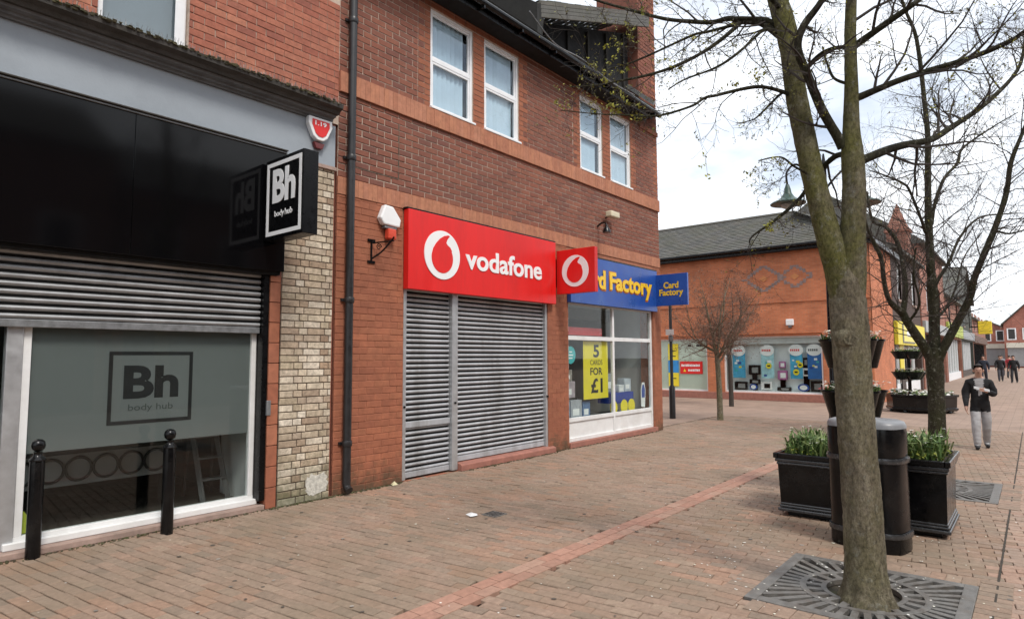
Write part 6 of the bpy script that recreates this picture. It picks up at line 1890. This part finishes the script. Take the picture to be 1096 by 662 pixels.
# ------------------------------------------------------------------ people
def person(loc, rotz, height, cols, label, seed, stride=0.32, arms=(('down', 0), ('down', 0)), fingers=False, group=None, bag=None):
    """one continuous figure grown from a posed skeleton; facing +Y before rotation"""
    V, E, Rd, = [], [], []
    def v(p, r, parent=None):
        V.append(Vector(p)); Rd.append(r if isinstance(r, tuple) else (r, r))
        if parent is not None: E.append((parent, len(V) - 1))
        return len(V) - 1
    pel = v((0, 0, 0.91), (0.180, 0.145))
    wst = v((0, 0.005, 1.06), (0.178, 0.14), pel)
    che = v((0, 0.01, 1.26), (0.195, 0.142), wst)
    shd = v((0, 0.0, 1.41), (0.150, 0.095), che)
    nek = v((0, 0.015, 1.50), (0.060, 0.062), shd)
    hd1 = v((0, 0.045, 1.565), (0.066, 0.078), nek)
    hd2 = v((0, 0.05, 1.64), (0.080, 0.096), hd1)
    hd3 = v((0, 0.035, 1.715), (0.062, 0.075), hd2)
    hands = []
    for sgn, (mode, _) in zip((-1, 1), arms):
        sh_ = v((sgn * 0.175, -0.005, 1.385), 0.098, shd)
        if mode == 'up':
            el = v((sgn * 0.25, 0.02, 1.13), 0.080, sh_)
            wr = v((sgn * 0.12, 0.25, 1.20), 0.040, el)
            ha = v((sgn * 0.07, 0.31, 1.225), (0.030, 0.040), wr)
            fd, up_ = Vector((-sgn * 0.6, 0.7, 0.25)).normalized(), Vector((0, 0, 1))
        else:
            sw = 0.14 * sgn
            el = v((sgn * 0.245, -0.04 + sw * .3, 1.12), 0.080, sh_)
            wr = v((sgn * 0.25, 0.05 + sw, 0.89), 0.040, el)
            ha = v((sgn * 0.25, 0.075 + sw, 0.82), (0.026, 0.040), wr)
            fd, up_ = Vector((0, 0.15, -1)).normalized(), Vector((0, 1, 0))
        if fingers:
            for k in range(4):
                o_ = up_ * (0.027 - 0.018 * k)
                b_ = v(V[ha] + o_ + fd * 0.045, 0.0095, ha)
                m_ = v(V[b_] + fd * (0.034 - 0.004 * abs(k - 1)) - Vector((sgn * 0.012, 0, 0)), 0.0088, b_)
                v(V[m_] + fd * 0.022 - Vector((sgn * 0.018, 0, 0)), 0.0075, m_)
            tb_ = v(V[ha] + up_ * 0.042 - fd * 0.01, 0.011, ha)
            v(V[tb_] + up_ * 0.018 + fd * 0.035, 0.009, tb_)
        else:
            v(V[ha] + fd * 0.09, (0.018, 0.034), ha)
        hands.append((V[ha].copy(), fd))
    for sgn in (-1, 1):
        st_ = stride * sgn
        hp = v((sgn * 0.088, 0.0, 0.86), 0.108, pel)
        kn = v((sgn * 0.095, st_ * 0.45 + 0.06, 0.49), 0.088, hp)
        an = v((sgn * 0.095, st_ * 0.8 - (0.05 if sgn < 0 else 0), 0.11 + (0.03 if sgn < 0 else 0)), 0.072, kn)
        he = v((sgn * 0.095, st_ * 0.8 + 0.02 - (0.05 if sgn < 0 else 0), 0.048 + (0.012 if sgn < 0 else 0)), 0.050, an)
        v((sgn * 0.105, st_ * 0.8 + 0.17 - (0.05 if sgn < 0 else 0), 0.036), (0.048, 0.034), he)
    k = height / 1.79
    me = bpy.data.meshes.new('person_skeleton')
    me.from_pydata([tuple(p) for p in V], E, [])
    o = bpy.data.objects.new('person_tmp', me)
    scene.collection.objects.link(o)
    sm = o.modifiers.new('skin', 'SKIN'); sm.use_smooth_shade = True; sm.branch_smoothing = 0.3
    if not me.skin_vertices:
        bpy.context.view_layer.objects.active = o
    ly = me.skin_vertices[0] if me.skin_vertices else None
    if ly is None:
        bm = bmesh.new(); bm.from_mesh(me); bm.verts.layers.skin.verify(); bm.to_mesh(me); bm.free(); ly = me.skin_vertices[0]
    for i, r_ in enumerate(Rd):
        ly.data[i].radius = r_
        ly.data[i].use_root = (i == 0)
    ss = o.modifiers.new('subsurf', 'SUBSURF'); ss.levels = ss.render_levels = 3 if fingers else 2
    dg = bpy.context.evaluated_depsgraph_get(); dg.update()
    fm = bpy.data.meshes.new_from_object(o.evaluated_get(dg))
    bpy.data.objects.remove(o); bpy.data.meshes.remove(me)
    fm.materials.clear()
    mats = [mat('coat_%d' % seed, cols[0], 0.85, 0.2, 10, 0.2, 40), mat('trousers_%d' % seed, cols[1], 0.85, 0.15, 10, 0.2, 40), mat('skin_%d' % seed, (0.45, 0.26, 0.19), 0.5, 0.08, 12), mat('shoe_%d' % seed, (0.012, 0.012, 0.013), 0.5), mat('shirt_%d' % seed, cols[2], 0.85, 0.1, 10)]
    for m_ in mats: fm.materials.append(m_)
    for f in fm.polygons:
        c = f.center
        near_hand = min((c - (h_ + d_ * 0.03)).length for h_, d_ in hands) < 0.10
        if near_hand: i = 2
        elif c.z > 1.475 and abs(c.x) < 0.12: i = 2
        elif c.z < 0.085: i = 3
        elif c.z < 0.775 and abs(c.x) < 0.2: i = 1
        elif c.y > 0.07 and abs(c.x) < 0.012 + 0.085 * (c.z - 1.10) / 0.37 and 1.10 < c.z <= 1.475: i = 4
        else: i = 0
        f.material_index = i
        f.use_smooth = True
    for v_ in fm.vertices:                                 # cloth folds
        c = v_.co
        if 0.12 < c.z < 1.44 and min((c - h_).length for h_, d_ in hands) > 0.13:
            a_ = 0.010 * mnoise.noise(Vector((c.x * 14, c.y * 14, c.z * 7))) + 0.006 * mnoise.noise(Vector((c.x * 9, c.y * 9, c.z * 30)))
            v_.co = c + v_.normal * a_
    M_ = Matrix.Translation(loc) @ Matrix.Rotation(rotz, 4, 'Z') @ Matrix.Scale(k, 4)
    t = thing('person', loc, label, 'person', group)
    fm.transform(M_)
    b = link(bpy.data.objects.new('body', fm), t)
    hb = MB()                                              # hair cap over the back and top of the head
    rings = 9
    for i in range(rings + 1):
        th = math.pi * 0.60 * i / rings
        for j in range(20):
            ph = 2 * math.pi * j / 20
            lim = 1.0
            y = math.sin(th) * math.sin(ph)
            zz = math.cos(th)
            if y > 0.35: zz = max(zz, 0.66)
            p = Vector((0.090 * math.sin(th) * math.cos(ph), 0.036 + 0.108 * min(y, 0.97), 1.672 + 0.105 * zz + 0.004 * math.sin(j * 7 + i)))
            hb.v.append(tuple(M_ @ p))
    for i in range(rings):
        for j in range(20):
            j2 = (j + 1) % 20
            hb.face((i * 20 + j, i * 20 + j2, (i + 1) * 20 + j2, (i + 1) * 20 + j))
    hb.build('hair', mat('hair_%d' % seed, (0.018, 0.013, 0.010), 0.6, 0.3, 30), t, True)
    MB().prism([M_ @ Vector((-0.013, 0.135, 1.612)), M_ @ Vector((0.013, 0.135, 1.612)), M_ @ Vector((0, 0.135, 1.655))], (M_.to_3x3() @ Vector((0, 0.026, -0.004)))).build('nose', mats[2], t, True)
    for sgn in (-1, 1):
        MB().lathe(M_ @ Vector((sgn * 0.082, 0.04, 1.63)), [(0.004, -0.03), (0.015, -0.015), (0.017, 0.01), (0.006, 0.028)], 8).build('ear', mats[2], t, True)
    em = mat('eye_dark_%d' % seed, (0.06, 0.03, 0.025), 0.5)
    for sgn in (-1, 1):
        MB().lathe(M_ @ Vector((sgn * 0.031, 0.139, 1.652)), [(0.003, -0.006), (0.011, 0.0), (0.003, 0.006)], 8).build('eye', em, t, True)
    MB().lathe(M_ @ Vector((0, 0.138, 1.588)), [(0.006, -0.004), (0.022, 0.0), (0.006, 0.004)], 8).build('mouth', em, t, True)
    return M_
Mp = person(Vector((14.45, -5.93, 0)), R(97), 1.56, ((0.006, 0.006, 0.007), (0.36, 0.355, 0.36), (0.30, 0.29, 0.29)), 'man in black jacket and pale grey trousers walking towards the camera', 1, 0.22, (('up', 0), ('down', 0)), True)
hp = thing('paper', Mp @ Vector((-0.02, 0.33, 1.25)), 'folded white paper held by the walking man at his chest', 'paper')
MB().prism([Mp @ Vector(p) for p in ((-0.15, 0.34, 1.20), (0.11, 0.335, 1.265), (0.11, 0.325, 1.31), (-0.15, 0.33, 1.25))], Mp.to_3x3() @ Vector((0, 0.006, 0))).build('sheet', K['white_sign'], hp)
MB().prism([Mp @ Vector(p) for p in ((-0.15, 0.347, 1.222), (0.11, 0.342, 1.287), (0.11, 0.342, 1.294), (-0.15, 0.347, 1.229))], Mp.to_3x3() @ Vector((0, 0.002, 0))).build('fold', K['int_grey'], hp)
far = [((47.0, -4.35), 85, (0.02, 0.025, 0.04), (0.02, 0.02, 0.03), 'distant shopper in navy coat walking behind the man with the paper'),
       ((52.5, -4.95), 95, (0.012, 0.012, 0.014), (0.05, 0.05, 0.06), 'distant shopper in black beside the one in navy'),
       ((60.0, -5.25), 260, (0.30, 0.03, 0.04), (0.03, 0.03, 0.035), 'distant shopper in red top far down the street'),
       ((50.0, -5.70), 80, (0.014, 0.014, 0.016), (0.02, 0.02, 0.024), 'distant person in black close to the picture edge'),
       ((66.0, -4.6), 90, (0.25, 0.25, 0.27), (0.03, 0.03, 0.04), 'far off shopper in pale grey top near the street end')]
for i, ((x, y), rz, c1, c2, lab) in enumerate(far):
    person(Vector((x, y, 0)), R(rz), 1.72, (c1, c2, c1), lab, 10 + i, 0.2, (('down', 0), ('down', 0)), False, 'distant shoppers')

# ------------------------------------------------------------------ small things on the paving
q = random.Random(77)
mb = MB()
for k in range(420):
    x, y = q.uniform(1.2, 13), q.uniform(-8.0, -0.3)
    if q.random() < 0.45: x, y = q.gauss(5.4, 1.2), q.gauss(-5.4, 0.7)
    if (Vector((x, y)) - Vector((5.02, -5.8))).length < 0.22: continue
    s_ = q.uniform(0.004, 0.0105); a = q.uniform(0, 6.28)
    if q.random() < .05: s_ *= 1.7
    z = 0.006 if not any(g_[0] < x < g_[1] and g_[2] < y < g_[3] for g_ in GRATES) else 0.013
    pts = [Vector((x + s_ * math.cos(a + j * 1.05) * q.uniform(.7, 1.2), y + s_ * math.sin(a + j * 1.05) * q.uniform(.7, 1.2), z + q.uniform(0, .002))) for j in range(6)]
    mb.v += [tuple(p) for p in pts]; n = len(mb.v) - 6
    mb.face(tuple(range(n, n + 6)), q.random() * .99 + .005)
tag(mb.build('fallen_petals', K['petal_white']), 'scattered white petals lying on the brick paving', 'petals', kind='stuff')
mb = MB()
for k in range(900):                                   # moss, grit and dust gathered at the foot of the walls
    x = q.choice((q.uniform(3.78, 5.72), q.uniform(6.85, 9.75), q.uniform(9.75, 13.6), q.uniform(1.2, 3.8), q.uniform(3.78, 5.72)))
    y = -abs(q.gauss(0, 0.03)) - (0.07 if 6.84 < x < 9.26 else 0.035 if 9.77 < x < 13.3 else 0.003)
    s_ = q.uniform(0.004, 0.014)
    mb.prism([(x - s_, y - s_, 0.0), (x + s_, y - s_ * .6, 0.0), (x + s_ * .3, y + s_, 0.0)], (q.uniform(-s_, s_) * .4, q.uniform(-s_, s_) * .4, s_ * q.uniform(0.5, 1.3)), q.random() * .99 + .005)
tag(mb.build('wall_foot_moss', leaf_mat('wall_foot_moss', [(0.07, 0.06, 0.04), (0.08, 0.085, 0.03), (0.14, 0.12, 0.08), (0.06, 0.07, 0.025)])), 'moss and grit gathered along the foot of the shop walls', 'moss', kind='stuff')
mb = MB()
for k in range(260):                                   # trodden chewing gum
    x, y = q.uniform(1.2, 15), q.uniform(-8.5, -0.2)
    if any(g_[0] - .05 < x < g_[1] + .05 and g_[2] - .05 < y < g_[3] + .05 for g_ in GRATES): continue
    r_ = q.uniform(0.010, 0.022); n = len(mb.v)
    mb.v += [(x + r_ * math.cos(j * 0.785) * q.uniform(.8, 1.15), y + r_ * math.sin(j * 0.785) * q.uniform(.8, 1.15), 0.0048) for j in range(8)]
    mb.face(tuple(range(n, n + 8)), q.random() * .99 + .005)
tag(mb.build('gum_spots', leaf_mat('old_gum', [(0.10, 0.085, 0.07), (0.14, 0.12, 0.10), (0.35, 0.31, 0.27)])), 'flattened chewing gum spots on the brick paving', 'gum', kind='stuff')
dr = thing('drain_cover', (5.22, -2.13, 0), 'small dark square drain cover in the paving before the shutter', 'drain cover')
bx('frame', K['iron_grate'], dr, 5.12, 5.32, -2.24, -2.04, -0.02, 0.006, 0.003)
for k in range(5):
    bx('slot', K['void'], dr, 5.14, 5.30, -2.222 + k * 0.037, -2.206 + k * 0.037, 0.0062, 0.0072)
pa = thing('litter_paper', (5.03, -1.98, 0.006), 'crumpled white scrap of paper beside the small drain cover', 'litter')
mb = MB()
pts = [(4.96, -2.03, 0.007), (5.03, -2.07, 0.012), (5.10, -2.0, 0.007), (5.08, -1.93, 0.016), (5.0, -1.92, 0.008), (5.03, -1.99, 0.028)]
mb.v += pts
for f in ((0, 1, 5), (1, 2, 5), (2, 3, 5), (3, 4, 5), (4, 0, 5)): mb.face(f)
mb.build('scrap', K['white_sign'], pa)
wp = thing('litter_paper', (5.55, -0.05, 0.0), 'pale litter caught in the corner below the closed shutter', 'litter')
mb = MB(); pts = [(5.50, -0.09, 0.005), (5.58, -0.10, 0.005), (5.63, -0.02, 0.006), (5.52, -0.02, 0.01), (5.56, -0.05, 0.05)]
mb.v += pts
for f in ((0, 1, 4), (1, 2, 4), (2, 3, 4), (3, 0, 4)): mb.face(f)
mb.build('scrap', mat('litter_cream', (0.6, 0.55, 0.35), 0.8), wp)
yb_ = thing('window_leaflet', (1.6, 0.24, 0.2), 'yellow green leaflet leaning inside the glass by the mullion', 'leaflet')
MB().prism([(1.57, 0.23, 0.16), (1.72, 0.26, 0.16), (1.58, 0.24, 0.36)], (0, 0.004, 0)).build('sheet', mat('leaflet_green', (0.45, 0.50, 0.05), 0.6), yb_)

for o in scene.objects:
    if '_w' in o.keys():
        del o['_w']
